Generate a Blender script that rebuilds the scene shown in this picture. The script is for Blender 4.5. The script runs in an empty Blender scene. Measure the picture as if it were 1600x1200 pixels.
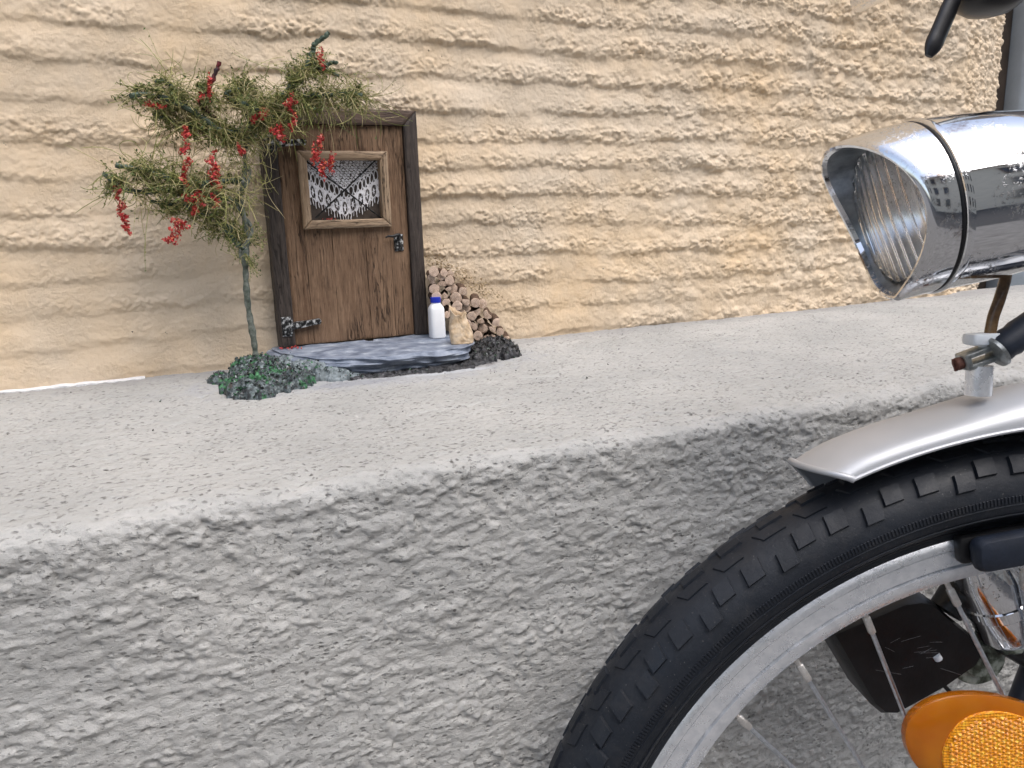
import bpy, math, random
import numpy as np
from mathutils import Matrix, Vector

R = math.radians
rnd = random.Random(7)
rng = np.random.default_rng(11)
scene = bpy.context.scene
col = scene.collection

# ------------------------------------------------------------------ camera
cam_d = bpy.data.cameras.new('camera')
cam = bpy.data.objects.new('camera', cam_d)
col.objects.link(cam)
CR = Matrix(((0.90918583, 0.11716138, -0.3995677), (-0.41509954, 0.17952007, -0.8918884), (-0.03276445, 0.97675266, 0.21185074)))
CP = Vector((-0.1823899, -0.86942399, 0.14960397))
cam.matrix_world = Matrix.Translation(CP) @ CR.to_4x4()
cam_d.sensor_width = 36
cam_d.lens = 26.55
cam_d.clip_start = 0.01
cam_d.clip_end = 400
cam_d.dof.use_dof = True
cam_d.dof.focus_distance = 0.82
cam_d.dof.aperture_fstop = 36
scene.camera = cam

# ------------------------------------------------------------------ world, sun, exposure
SUN_EL, SUN_AZ = R(60), R(160)          # azimuth clockwise from +Y (the wall's inside)
w = bpy.data.worlds.new('World'); scene.world = w; w.use_nodes = True
nt = w.node_tree; nt.nodes.clear()
sky = nt.nodes.new('ShaderNodeTexSky'); sky.sky_type = 'NISHITA'; sky.sun_disc = False
sky.sun_elevation = SUN_EL; sky.sun_rotation = SUN_AZ
sky.air_density = 1.0; sky.dust_density = 3.0; sky.ozone_density = 1.0
hs = nt.nodes.new('ShaderNodeHueSaturation'); hs.inputs['Saturation'].default_value = 0.72
bg = nt.nodes.new('ShaderNodeBackground'); bg.inputs['Strength'].default_value = 0.15
wo = nt.nodes.new('ShaderNodeOutputWorld')
nt.links.new(sky.outputs[0], hs.inputs['Color']); nt.links.new(hs.outputs[0], bg.inputs['Color']); nt.links.new(bg.outputs[0], wo.inputs['Surface'])

sun_d = bpy.data.lights.new('sun', 'SUN'); sun = bpy.data.objects.new('sun', sun_d); col.objects.link(sun)
sun_d.energy = 0.82; sun_d.angle = R(55); sun_d.color = (1.0, 0.975, 0.94)
sdir = Vector((math.sin(SUN_AZ) * math.cos(SUN_EL), math.cos(SUN_AZ) * math.cos(SUN_EL), math.sin(SUN_EL)))
sun.rotation_euler = (-sdir).to_track_quat('-Z', 'Y').to_euler()

scene.view_settings.view_transform = 'Standard'
scene.view_settings.look = 'None'
scene.view_settings.gamma = 1
scene.view_settings.use_curve_mapping = False
scene.view_settings.exposure = 1.0
scene.cycles.max_bounces = 8
scene.cycles.glossy_bounces = 5
scene.cycles.transmission_bounces = 6

# ------------------------------------------------------------------ noise in numpy
def _hash(ix, iy, seed):
    h = (ix.astype(np.uint32) * np.uint32(374761393) + iy.astype(np.uint32) * np.uint32(668265263) + np.uint32((seed * 974711 + 12345) & 0xffffffff))
    h = (h ^ (h >> np.uint32(13))) * np.uint32(1274126177)
    return h ^ (h >> np.uint32(16))

def pn(x, y, seed=0):
    """2-D gradient noise, about -1..1"""
    x = np.asarray(x, float); y = np.asarray(y, float)
    x0 = np.floor(x); y0 = np.floor(y); fx = x - x0; fy = y - y0
    ix = x0.astype(np.int64); iy = y0.astype(np.int64)
    u = fx * fx * fx * (fx * (fx * 6 - 15) + 10); v = fy * fy * fy * (fy * (fy * 6 - 15) + 10)
    def g(dx, dy):
        a = _hash(ix + dx, iy + dy, seed).astype(np.float64) * (2 * np.pi / 4294967296.0)
        return np.cos(a) * (fx - dx) + np.sin(a) * (fy - dy)
    a = g(0, 0); b = g(1, 0); c = g(0, 1); d = g(1, 1)
    return 1.5 * ((a + (b - a) * u) * (1 - v) + (c + (d - c) * u) * v)

def fbm(x, y, seed=0, o=4, gain=0.5):
    s = 0; a = 1
    for k in range(o):
        s = s + a * pn(x, y, seed + k * 17); x = x * 2.03 + 3.1; y = y * 2.03 + 1.7; a *= gain
    return s

def billow(x, y, seed=0, o=3, gain=0.5):
    s = 0; a = 1
    for k in range(o):
        s = s + a * (1 - 2 * np.abs(pn(x, y, seed + k * 31))); x = x * 2.1 + 5.2; y = y * 2.1 + 2.3; a *= gain
    return s

def grains(x, y, seed=0, keep=.6, lo=.35, hi=.75):
    """rounded grains scattered over unit cells, 0..1 high, ragged outlines"""
    x0 = np.floor(x); y0 = np.floor(y); out = np.zeros_like(x)
    for dx in (-1, 0, 1):
        for dy in (-1, 0, 1):
            cx, cy = (x0 + dx).astype(np.int64), (y0 + dy).astype(np.int64)
            h = _hash(cx, cy, seed); a = (h & np.uint32(1023)) / 1023.; b = ((h >> np.uint32(10)) & np.uint32(1023)) / 1023.; c = ((h >> np.uint32(20)) & np.uint32(1023)) / 1023.
            rad = lo + (hi - lo) * ((c * 7.77) % 1.0)
            d2 = ((x - cx - a) ** 2 + (y - cy - b) ** 2) / rad ** 2
            out = np.maximum(out, np.where(c < keep, np.sqrt(np.clip(1 - d2, 0, 1)) * (.45 + .55 * ((c * 3.33) % 1.0)), 0))
    return out

def sstep(a, b, x):
    t = np.clip((x - a) / (b - a), 0, 1); return t * t * (3 - 2 * t)

# ------------------------------------------------------------------ mesh helpers
class MB:
    def __init__(s): s.v = []; s.f = []; s.n = 0
    def add(s, verts, faces):
        o = s.n; s.v.extend([tuple(p) for p in verts]); s.n += len(verts)
        s.f.extend([tuple(i + o for i in f) for f in faces]); return s
    def box(s, c, size, rot=None, taper=1.0, bev=0.0):
        """box with chamfered vertical outline; size = full sizes; rot 3x3"""
        hx, hy, hz = [q / 2 for q in size]; c = Vector(c); rot = rot or Matrix.Identity(3)
        if bev <= 0:
            P = [(x, y, z) for z in (-hz, hz) for x, y in ((-hx, -hy), (hx, -hy), (hx, hy), (-hx, hy))]
            P = [(x * (taper if z > 0 else 1), y * (taper if z > 0 else 1), z) for x, y, z in P]
            F = [(3, 2, 1, 0), (4, 5, 6, 7), (0, 1, 5, 4), (1, 2, 6, 5), (2, 3, 7, 6), (3, 0, 4, 7)]
        else:
            b = bev; ring = []
            for sx, sy in ((1, 1), (-1, 1), (-1, -1), (1, -1)):
                q = [(sx * hx, sy * (hy - b)), (sx * (hx - b * .3), sy * (hy - b * .3)), (sx * (hx - b), sy * hy)]
                ring += q if sx * sy > 0 else q[::-1]
            def sc(k): return [(x - math.copysign(k, x), y - math.copysign(k, y)) for x, y in ring]
            P = []
            for z, k in ((-hz, b), (-hz + b * .3, b * .3), (-hz + b, 0), (hz - b, 0), (hz - b * .3, b * .3), (hz, b)):
                P += [(x, y, z) for x, y in sc(k)]
            F = [tuple(range(11, -1, -1)), tuple(range(60, 72))]
            for k in range(5):
                for i in range(12):
                    j = (i + 1) % 12; F.append((k * 12 + i, k * 12 + j, k * 12 + 12 + j, k * 12 + 12 + i))
        s.add([c + rot @ Vector(p) for p in P], F); return s
    def tube(s, path, r, n=8, cap=True, flat=1.0, side=None):
        path = [Vector(p) for p in path]; m = len(path)
        rs = r if hasattr(r, '__len__') else [r] * m
        up = Vector(side) if side else None; V = []; prev = None
        for i, p in enumerate(path):
            t = (path[min(i + 1, m - 1)] - path[max(i - 1, 0)]).normalized()
            if up is not None: a = (up - t * up.dot(t)).normalized()
            elif prev is None:
                a = t.cross(Vector((0.31, 0.22, 0.93)));
                if a.length < .1: a = t.cross(Vector((1, 0, 0)))
                a.normalize()
            else: a = (prev - t * prev.dot(t)).normalized()
            prev = a; b = t.cross(a)
            for k in range(n):
                q = 2 * math.pi * k / n
                V.append(p + (a * math.cos(q) + b * math.sin(q) * flat) * rs[i])
        F = [(i * n + k, i * n + (k + 1) % n, (i + 1) * n + (k + 1) % n, (i + 1) * n + k) for i in range(m - 1) for k in range(n)]
        if cap: F += [tuple(range(n - 1, -1, -1)), tuple((m - 1) * n + k for k in range(n))]
        s.add(V, F); return s
    def lathe(s, prof, frame, n=48, a0=0, a1=2 * math.pi, closed=False):
        """prof: (axial, radius); frame: (origin, axis, e1, e2)"""
        o, ax, e1, e2 = [Vector(q) for q in frame]; m = len(prof); full = abs(a1 - a0 - 2 * math.pi) < 1e-6; k = n if full else n + 1
        V = [o + ax * z + (e1 * math.cos(a0 + (a1 - a0) * i / n) + e2 * math.sin(a0 + (a1 - a0) * i / n)) * r for i in range(k) for z, r in prof]
        F = []
        for i in range(n):
            j = (i + 1) % k
            for q in range(m if closed else m - 1):
                q2 = (q + 1) % m; F.append((i * m + q, j * m + q, j * m + q2, i * m + q2))
        s.add(V, F); return s
    def prism(s, poly, origin, ex, ey, ez, d0, d1, bev=0.0):
        """outline poly in (ex,ey), extruded d0..d1 along ez, with a small chamfer"""
        o, ex, ey, ez = [Vector(q) for q in (origin, ex, ey, ez)]; n = len(poly)
        cx = sum(p[0] for p in poly) / n; cy = sum(p[1] for p in poly) / n
        def ring(d, k):
            return [o + ex * (cx + (x - cx) * k) + ey * (cy + (y - cy) * k) + ez * d for x, y in poly]
        size = max(math.hypot(x - cx, y - cy) for x, y in poly); k = 1 - bev / size if bev else 1
        rings = [ring(d0, k), ring(d0 + bev, 1), ring(d1 - bev, 1), ring(d1, k)] if bev else [ring(d0, 1), ring(d1, 1)]
        V = [p for r_ in rings for p in r_]; F = [tuple(range(n - 1, -1, -1)), tuple((len(rings) - 1) * n + i for i in range(n))]
        for q in range(len(rings) - 1):
            for i in range(n):
                j = (i + 1) % n; F.append((q * n + i, q * n + j, (q + 1) * n + j, (q + 1) * n + i))
        s.add(V, F); return s

def link_mesh(name, me, material, parent):
    o = bpy.data.objects.new(name, me); col.objects.link(o)
    if material: me.materials.append(material)
    if parent is not None: o.parent = parent
    return o

def world_base(parent):
    v = Vector((0, 0, 0))
    while parent is not None: v += parent.location; parent = parent.parent
    return v

def obj(name, mb, material, parent=None, smooth=True, angle=40):
    """links a builder (world coordinates) as one mesh object under parent"""
    b = world_base(parent)
    me = bpy.data.meshes.new(name)
    me.from_pydata([(p[0] - b.x, p[1] - b.y, p[2] - b.z) for p in mb.v], [], mb.f)
    if smooth:
        me.shade_smooth()
        if angle: me.set_sharp_from_angle(angle=R(angle))
    me.validate()
    return link_mesh(name, me, material, parent)

def grid_obj(name, P, material, parent=None, mask=None, smooth=True, two=None):
    """P: (nu, nv, 3) world points"""
    nu, nv = P.shape[:2]; b = world_base(parent)
    idx = np.arange(nu * nv).reshape(nu, nv)
    q = np.stack([idx[:-1, :-1], idx[1:, :-1], idx[1:, 1:], idx[:-1, 1:]], -1)
    q = q[mask] if mask is not None else q.reshape(-1, 4)
    V = P.reshape(-1, 3)
    if mask is not None:
        used = np.unique(q); mp = np.zeros(nu * nv, int); mp[used] = np.arange(len(used)); q = mp[q]; V = V[used]
    V = V - np.array(b)
    me = bpy.data.meshes.new(name); me.vertices.add(len(V)); me.vertices.foreach_set('co', V.astype(np.float32).ravel())
    me.loops.add(q.size); me.loops.foreach_set('vertex_index', q.astype(np.int32).ravel())
    me.polygons.add(len(q)); me.polygons.foreach_set('loop_start', np.arange(0, q.size, 4, dtype=np.int32))
    me.update(calc_edges=True)
    if smooth: me.shade_smooth()
    return link_mesh(name, me, material, parent)

def tag(o, label=None, cat=None, group=None, kind=None):
    if label: o['label'] = label
    if cat: o['category'] = cat
    if group: o['group'] = group
    if kind: o['kind'] = kind
    return o

def empty(name, loc, label, cat, group=None):
    o = bpy.data.objects.new(name, None); col.objects.link(o); o.location = loc; o.empty_display_size = .02
    return tag(o, label, cat, group)

def part_empty(name, loc, parent):
    o = bpy.data.objects.new(name, None); col.objects.link(o); o.parent = parent
    o.location = Vector(loc) - world_base(parent); o.empty_display_size = .02
    return o

# ------------------------------------------------------------------ materials
class NM:
    """small node builder"""
    def __init__(s, name, rough=.8, metal=0.0, spec=.3):
        s.m = bpy.data.materials.new(name); s.m.use_nodes = True; s.t = s.m.node_tree
        s.b = s.t.nodes['Principled BSDF']; s.b.inputs['Roughness'].default_value = rough; s.b.inputs['Metallic'].default_value = metal
        s.b.inputs['Specular IOR Level'].default_value = spec
        s.tc = s.t.nodes.new('ShaderNodeTexCoord'); s.h = None
    def L(s, a, b): s.t.links.new(a, b)
    def coord(s, scale=(1, 1, 1), kind='Object'):
        n = s.t.nodes.new('ShaderNodeMapping'); n.inputs['Scale'].default_value = scale; s.L(s.tc.outputs[kind], n.inputs[0]); return n.outputs[0]
    def noise(s, scale, detail=4, rough=.6, dist=0, c=None):
        n = s.t.nodes.new('ShaderNodeTexNoise'); n.inputs['Scale'].default_value = scale; n.inputs['Detail'].default_value = detail
        n.inputs['Roughness'].default_value = rough; n.inputs['Distortion'].default_value = dist; s.L(c or s.coord(), n.inputs['Vector']); return n.outputs['Fac']
    def voro(s, scale, c=None, feature='F1', rand=1):
        n = s.t.nodes.new('ShaderNodeTexVoronoi'); n.feature = feature; n.inputs['Scale'].default_value = scale; n.inputs['Randomness'].default_value = rand
        s.L(c or s.coord(), n.inputs['Vector']); return n
    def ramp(s, fac, stops):
        n = s.t.nodes.new('ShaderNodeValToRGB'); e = n.color_ramp.elements
        while len(e) < len(stops): e.new(.5)
        for q, (p, c) in zip(e, stops):
            q.position = p; q.color = (c, c, c, 1) if not hasattr(c, '__len__') else (*c, 1)
        s.L(fac, n.inputs[0]); return n.outputs[0]
    def rng_(s, fac, a, b, c=0., d=1.):
        n = s.t.nodes.new('ShaderNodeMapRange'); n.inputs[1].default_value = a; n.inputs[2].default_value = b; n.inputs[3].default_value = c; n.inputs[4].default_value = d
        s.L(fac, n.inputs[0]); return n.outputs[0]
    def mix(s, fac, a, b, blend='MIX'):
        n = s.t.nodes.new('ShaderNodeMix'); n.data_type = 'RGBA'; n.blend_type = blend
        for v, i in ((fac, 0), (a, 6), (b, 7)):
            if hasattr(v, 'is_output'): s.L(v, n.inputs[i])
            elif i == 0: n.inputs[0].default_value = v
            else: n.inputs[i].default_value = (*v, 1)
        return n.outputs[2]
    def math(s, op, a, b=0.):
        n = s.t.nodes.new('ShaderNodeMath'); n.operation = op
        for i, v in enumerate((a, b)):
            if hasattr(v, 'is_output'): s.L(v, n.inputs[i])
            else: n.inputs[i].default_value = v
        return n.outputs[0]
    def island(s):
        n = s.t.nodes.new('ShaderNodeNewGeometry'); return n.outputs['Random Per Island']
    def objrand(s):
        n = s.t.nodes.new('ShaderNodeObjectInfo'); return n.outputs['Random']
    def color(s, c):
        if hasattr(c, 'is_output'): s.L(c, s.b.inputs['Base Color'])
        else: s.b.inputs['Base Color'].default_value = (*c, 1)
        return s
    def rough(s, f): s.L(f, s.b.inputs['Roughness']); return s
    def bump(s, h, dist=.001, strength=1.0):
        n = s.t.nodes.new('ShaderNodeBump'); n.inputs['Distance'].default_value = dist; n.inputs['Strength'].default_value = strength
        s.L(h, n.inputs['Height'])
        if s.h: s.L(s.h, n.inputs['Normal'])
        s.h = n.outputs[0]; s.L(s.h, s.b.inputs['Normal']); return s

def m_wall():
    m = NM('ochre_stucco_paint', .82, spec=.25)
    big = m.noise(5.5, 4, .6); mid = m.noise(34, 5, .65); fine = m.noise(420, 3, .6)
    c = m.mix(m.rng_(big, .38, .66), (.665, .555, .425), (.69, .525, .345))
    c = m.mix(m.rng_(mid, .45, .8, 0, .6), c, (.70, .58, .44))
    c = m.mix(m.rng_(fine, .62, .8, 0, .35), c, (.42, .30, .19))
    sp = m.voro(46); spk = m.math('MULTIPLY', m.math('LESS_THAN', sp.outputs['Distance'], .055), m.math('GREATER_THAN', m.noise(21, 2), .62))
    c = m.mix(m.math('MULTIPLY', spk, .8), c, (.05, .035, .025))
    m.color(c)
    m.bump(m.math('MULTIPLY', m.noise(210, 6, .72), m.rng_(m.noise(19, 3), .38, .62, .25, 1)), .0026, .9); m.bump(m.noise(900, 3, .6), .0003, .7)
    return m.m

def m_plinth():
    m = NM('grey_plinth_render', .85, spec=.25)
    geo = m.t.nodes.new('ShaderNodeNewGeometry'); sx = m.t.nodes.new('ShaderNodeSeparateXYZ'); m.L(geo.outputs['Position'], sx.inputs[0])
    Z, Y, X = sx.outputs['Z'], sx.outputs['Y'], sx.outputs['X']
    st = m.coord((1, 3.2, 3.2))
    big = m.noise(6, 4, .6); mid = m.noise(60, 5, .65, c=st)
    front = m.mix(m.rng_(big, .35, .7), (.44, .438, .425), (.53, .52, .495))
    front = m.mix(m.rng_(mid, .5, .8, 0, .5), front, (.40, .40, .39))
    top = m.mix(m.rng_(big, .35, .7), (.39, .39, .375), (.49, .483, .46))
    top = m.mix(m.rng_(mid, .52, .75, 0, .55), top, (.34, .33, .315))
    edge = m.math('ADD', Y, m.rng_(m.noise(38, 4), .2, .8, -.022, .022))
    ontop = m.math('MULTIPLY', m.rng_(edge, -.430, -.416), m.rng_(Z, -.02, -.006))
    c = m.mix(ontop, front, top)
    # pits with dirt, streaked along the wall
    pit = m.voro(270, m.coord((.62, 1, 1))); pf = m.math('MULTIPLY', m.rng_(pit.outputs['Distance'], .36, .16), m.rng_(m.noise(70, 4, .7, c=m.coord((.5, 1, 1))), .46, .60))
    c = m.mix(m.math('MULTIPLY', pf, m.rng_(ontop, 0, 1, .42, .72)), c, (.10, .093, .085))
    dots = m.rng_(m.noise(330, 3, .55, c=m.coord((.72, 1, 1))), .61, .66); dots = m.math('MULTIPLY', dots, m.rng_(m.noise(26, 3, .6), .36, .60, .15, 1)); c = m.mix(m.math('MULTIPLY', dots, m.rng_(ontop, 0, 1, .30, .62)), c, (.12, .112, .10))
    lite = m.rng_(m.noise(170, 4, .6, .5), .64, .72); c = m.mix(m.math('MULTIPLY', m.math('MULTIPLY', lite, ontop), .5), c, (.56, .55, .525))
    pit2 = m.voro(75); pf2 = m.math('MULTIPLY', m.rng_(pit2.outputs['Distance'], .13, .07), m.math('GREATER_THAN', m.noise(25, 2), .57))
    c = m.mix(m.math('MULTIPLY', pf2, .75), c, (.06, .055, .05))
    # grey paint and earth smeared round the little step
    def blob(cx, cy, rx, ry):
        a = m.math('MULTIPLY', m.math('SUBTRACT', X, cx), 1 / rx); b = m.math('MULTIPLY', m.math('SUBTRACT', Y, cy), 1 / ry)
        d = m.math('SQRT', m.math('ADD', m.math('POWER', m.math('ABSOLUTE', a), 2.), m.math('POWER', m.math('ABSOLUTE', b), 2.)))
        return m.rng_(m.math('ADD', d, m.rng_(m.noise(55, 5, .7), .2, .8, -.45, .45)), 1.05, .75)
    c = m.mix(m.math('MULTIPLY', m.math('MULTIPLY', blob(.0, -.10, .19, .085), ontop), .55), c, (.36, .37, .40))
    c = m.mix(m.math('MULTIPLY', m.math('MULTIPLY', blob(.055, -.125, .085, .022), ontop), .8), c, (.12, .10, .09))
    c = m.mix(m.math('MULTIPLY', m.math('MULTIPLY', blob(.07, -.150, .05, .008), ontop), .5), c, (.55, .57, .60))
    c = m.mix(m.math('MULTIPLY', m.math('MULTIPLY', blob(-.03, -.155, .05, .012), ontop), .5), c, (.28, .29, .32))
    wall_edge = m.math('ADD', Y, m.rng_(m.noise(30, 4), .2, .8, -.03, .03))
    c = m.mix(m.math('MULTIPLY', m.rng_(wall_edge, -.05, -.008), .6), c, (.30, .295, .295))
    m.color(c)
    m.bump(m.noise(300, 6, .74, c=m.coord((.6, 1, 1))), .0017, .9); m.bump(m.math('SUBTRACT', 1, dots), .0014, .8); m.bump(m.math('SUBTRACT', 1, pf), .0012, .7)
    m.bump(m.noise(1300, 2, .6), .0002, .6)
    return m.m

def m_wood(name, c1, c2, c3, axis='Z', crack=.8, rough=.6, sc=1.0):
    m = NM(name, rough, spec=.3)
    s = {'Z': (9, 9, .55), 'X': (.55, 9, 9)}[axis]; s = tuple(q * sc for q in s)
    off = m.objrand(); mp = m.t.nodes.new('ShaderNodeMapping'); mp.inputs['Scale'].default_value = s
    cb = m.t.nodes.new('ShaderNodeCombineXYZ'); k = m.math('MULTIPLY', off, 7.3)
    for i in range(3): m.L(k, cb.inputs[i])
    m.L(m.tc.outputs['Object'], mp.inputs[0]); m.L(cb.outputs[0], mp.inputs['Location']); co = mp.outputs[0]
    g = m.noise(42, 6, .7, .35, co); g2 = m.noise(13, 4, .6, .6, co)
    c = m.mix(m.rng_(g2, .32, .68), c1, c2)
    c = m.mix(m.rng_(g, .52, .72, 0, .75), c, c3)
    cr = m.noise(26, 3, .55, .15, co); crk = m.rng_(m.math('ABSOLUTE', m.math('SUBTRACT', cr, .5)), .022, .004)
    crk = m.math('MULTIPLY', crk, m.rng_(m.noise(30, 2, .5, 0, m.coord((1, 1, .35))), .46, .6))
    c = m.mix(m.math('MULTIPLY', crk, crack), c, (.018, .012, .009))
    bl = m.noise(48, 4, .6); c = m.mix(m.rng_(bl, .60, .78, 0, .6), c, tuple(q * .42 for q in c1))
    sp = m.noise(520, 2, .5); c = m.mix(m.rng_(sp, .74, .78, 0, .5), c, (.45, .40, .34))
    fg = m.noise(120, 4, .65, .1, co); c = m.mix(m.rng_(fg, .54, .70, 0, .55), c, tuple(min(1, q * 1.5 + .02) for q in c2)); c = m.mix(m.rng_(fg, .46, .34, 0, .5), c, tuple(q * .45 for q in c3))
    m.color(c); m.bump(g, .0012, .7); m.bump(crk, .0012, -1.0) if False else m.bump(m.math('SUBTRACT', 1, crk), .0014, .9)
    return m.m

def m_plain(name, c, rough=.6, metal=0, spec=.4, var=.25, nscale=90, bump=.0003, dark=None):
    m = NM(name, rough, metal, spec)
    d = dark or tuple(q * (1 - var * 1.6) for q in c); l = tuple(min(1, q * (1 + var)) for q in c)
    m.color(m.mix(m.rng_(m.noise(nscale, 5, .65), .32, .68), d, l))
    if bump: m.bump(m.noise(nscale * 5, 4, .65), bump, .7)
    return m.m

def m_chrome(name, rust=True, base=(.80, .81, .83), r=.045):
    m = NM(name, r, 1.0, .5)
    pit = m.noise(420, 4, .75); area = m.noise(34, 4, .6)
    msk = m.math('MULTIPLY', m.rng_(pit, .54, .62), m.rng_(area, .44, .62))
    c = m.mix(m.math('MULTIPLY', msk, .75), base, (.22, .19, .16))
    c = m.mix(m.math('MULTIPLY', m.rng_(m.noise(48, 5, .7), .58, .76), .8 if rust else .2), c, (.20, .10, .05))
    m.color(c); m.rough(m.math('ADD', m.rng_(area, .35, .75, r * .6, r + .12), m.math('MULTIPLY', msk, .4)))
    m.bump(m.noise(18, 2, .5), .0009, .25); m.bump(msk, .00015, .4)
    return m.m

def m_mottle(name, stops, scale=260, rough=.45, metal=0, bump=.0005, detail=4, spec=.4, pit=0):
    m = NM(name, rough, metal, spec); m.color(m.ramp(m.noise(scale, detail, .6), stops)); m.bump(m.noise(scale * 1.4, 4, .65), bump, .8); return m.m

def m_island(name, stops, rough=.7, spec=.3, sheen=0, trans=0):
    m = NM(name, rough, spec=spec); m.color(m.ramp(m.island(), stops))
    if trans: m.b.inputs['Subsurface Weight'].default_value = trans; m.b.inputs['Subsurface Radius'].default_value = (.002, .001, .0005)
    return m.m

def m_glass(name, c=(1, 1, 1), r=.02, ior=1.45):
    m = NM(name, r, 0, .5); m.color(c); m.b.inputs['Transmission Weight'].default_value = 1.0; m.b.inputs['IOR'].default_value = ior; return m.m

M = {}
M['wall'] = m_wall(); M['plinth'] = m_plinth()
M['door'] = m_wood('door_wood', (.135, .078, .045), (.245, .155, .095), (.062, .036, .023))
M['frame'] = m_wood('dark_post_wood', (.036, .029, .026), (.075, .058, .048), (.017, .015, .014), crack=.6)
M['lintel'] = m_wood('dark_lintel_wood', (.085, .055, .042), (.13, .088, .066), (.045, .032, .026), axis='X', crack=.6)
M['winframe_v'] = m_wood('pale_weathered_wood', (.26, .175, .105), (.40, .295, .20), (.15, .095, .058), crack=.9, sc=1.3)
M['winframe_h'] = m_wood('pale_weathered_wood_level', (.26, .175, .105), (.40, .295, .20), (.15, .095, .058), axis='X', crack=.9, sc=1.3)
M['backing'] = m_plain('window_dark', (.085, .068, .058), .7)
M['lace'] = m_plain('white_lace_thread', (.80, .80, .84), .8, spec=.2, var=.08, nscale=300)
M['wire'] = m_plain('black_wire', (.012, .012, .013), .45)
M['ironwork'] = m_mottle('tarnished_silver_paint', [(.42, (.012, .012, .012)), (.52, (.07, .07, .07)), (.58, (.42, .43, .43)), (.72, (.70, .71, .70))], 280, .38, .35, .0006)
M['step'] = m_mottle('painted_clay_step', [(.30, (.085, .105, .145)), (.44, (.17, .20, .26)), (.56, (.25, .285, .35)), (.64, (.34, .38, .44)), (.74, (.58, .62, .68))], 62, .5, 0, .0006, 6)
M['mortar'] = m_mottle('grey_teal_mortar', [(.30, (.045, .055, .06)), (.45, (.12, .145, .155)), (.58, (.20, .235, .25)), (.70, (.34, .38, .41))], 110, .6, 0, .0012, 6)
M['bark'] = m_mottle('painted_bark', [(.30, (.030, .035, .028)), (.45, (.085, .105, .085)), (.56, (.16, .175, .15)), (.68, (.28, .30, .28)), (.78, (.10, .15, .11))], 140, .6, 0, .0011, 5)
M['twig'] = m_mottle('green_painted_twig', [(.3, (.020, .035, .022)), (.48, (.055, .085, .055)), (.6, (.11, .15, .115)), (.75, (.05, .035, .045))], 150, .55, 0, .001, 5)
M['twig_red'] = m_mottle('purple_painted_twig', [(.3, (.018, .012, .014)), (.5, (.06, .028, .032)), (.64, (.22, .03, .035)), (.75, (.05, .03, .035))], 170, .55, 0, .001, 5)
M['leaf'] = m_island('moss_leaf', [(0, (.05, .08, .026)), (.3, (.12, .16, .052)), (.6, (.21, .235, .085)), (.85, (.31, .29, .125)), (1, (.07, .13, .062))], .75)
M['fibre'] = m_island('dry_fibre', [(0, (.15, .18, .05)), (.3, (.28, .29, .09)), (.6, (.44, .39, .18)), (.85, (.58, .49, .28)), (1, (.12, .17, .06))], .7)
M['red'] = m_island('red_flock', [(0, (.28, .016, .022)), (.35, (.46, .032, .034)), (.65, (.60, .075, .065)), (.85, (.62, .15, .12)), (.94, (.58, .22, .07)), (1, (.20, .025, .04))], .5, .4)
def m_moss():
    m = NM('painted_moss', .55, spec=.4)
    a = m.ramp(m.noise(190, 6, .65), [(.30, (.010, .011, .012)), (.43, (.035, .042, .046)), (.53, (.10, .125, .13)), (.62, (.19, .23, .24)), (.72, (.38, .42, .43))])
    g = m.ramp(m.noise(230, 5, .65), [(.32, (.008, .03, .014)), (.5, (.03, .12, .05)), (.66, (.10, .27, .13))])
    c = m.mix(m.rng_(m.noise(58, 3, .6), .52, .58), a, g); c = m.mix(m.rng_(m.noise(75, 3, .6, c=m.coord((1.3, 1, 1))), .60, .68, 0, .8), c, (.055, .04, .032))
    m.color(c); m.bump(m.noise(300, 6, .7), .0016, .9); return m.m
M['moss'] = m_moss()
M['moss_bit'] = m_island('painted_moss_bits', [(0, (.012, .013, .014)), (.35, (.045, .055, .058)), (.52, (.12, .15, .155)), (.66, (.03, .13, .05)), (.80, (.06, .20, .085)), (.9, (.06, .045, .038)), (1, (.42, .45, .46))], .55)
M['soil'] = m_mottle('dark_moss', [(.28, (.006, .006, .007)), (.45, (.022, .022, .024)), (.6, (.06, .06, .065)), (.72, (.17, .17, .18))], 150, .5, 0, .0016, 6)
M['soil_bit'] = m_island('dark_moss_bits', [(0, (.006, .006, .007)), (.5, (.028, .027, .028)), (.75, (.08, .075, .07)), (.9, (.03, .07, .04)), (1, (.24, .24, .25))], .5)
M['milk'] = m_plain('white_plastic', (.86, .87, .88), .35, var=.02, nscale=50, bump=0)
M['cap'] = m_plain('blue_plastic', (.012, .03, .40), .4, var=.1, bump=0)
M['paper'] = m_mottle('tan_paper', [(.3, (.46, .32, .19)), (.5, (.62, .47, .31)), (.7, (.74, .60, .44))], 150, .8, 0, .0004)
M['grit'] = m_plain('sandy_grit', (.52, .40, .25), .9, var=.3, nscale=400)
M['petal'] = M['red']
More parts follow.
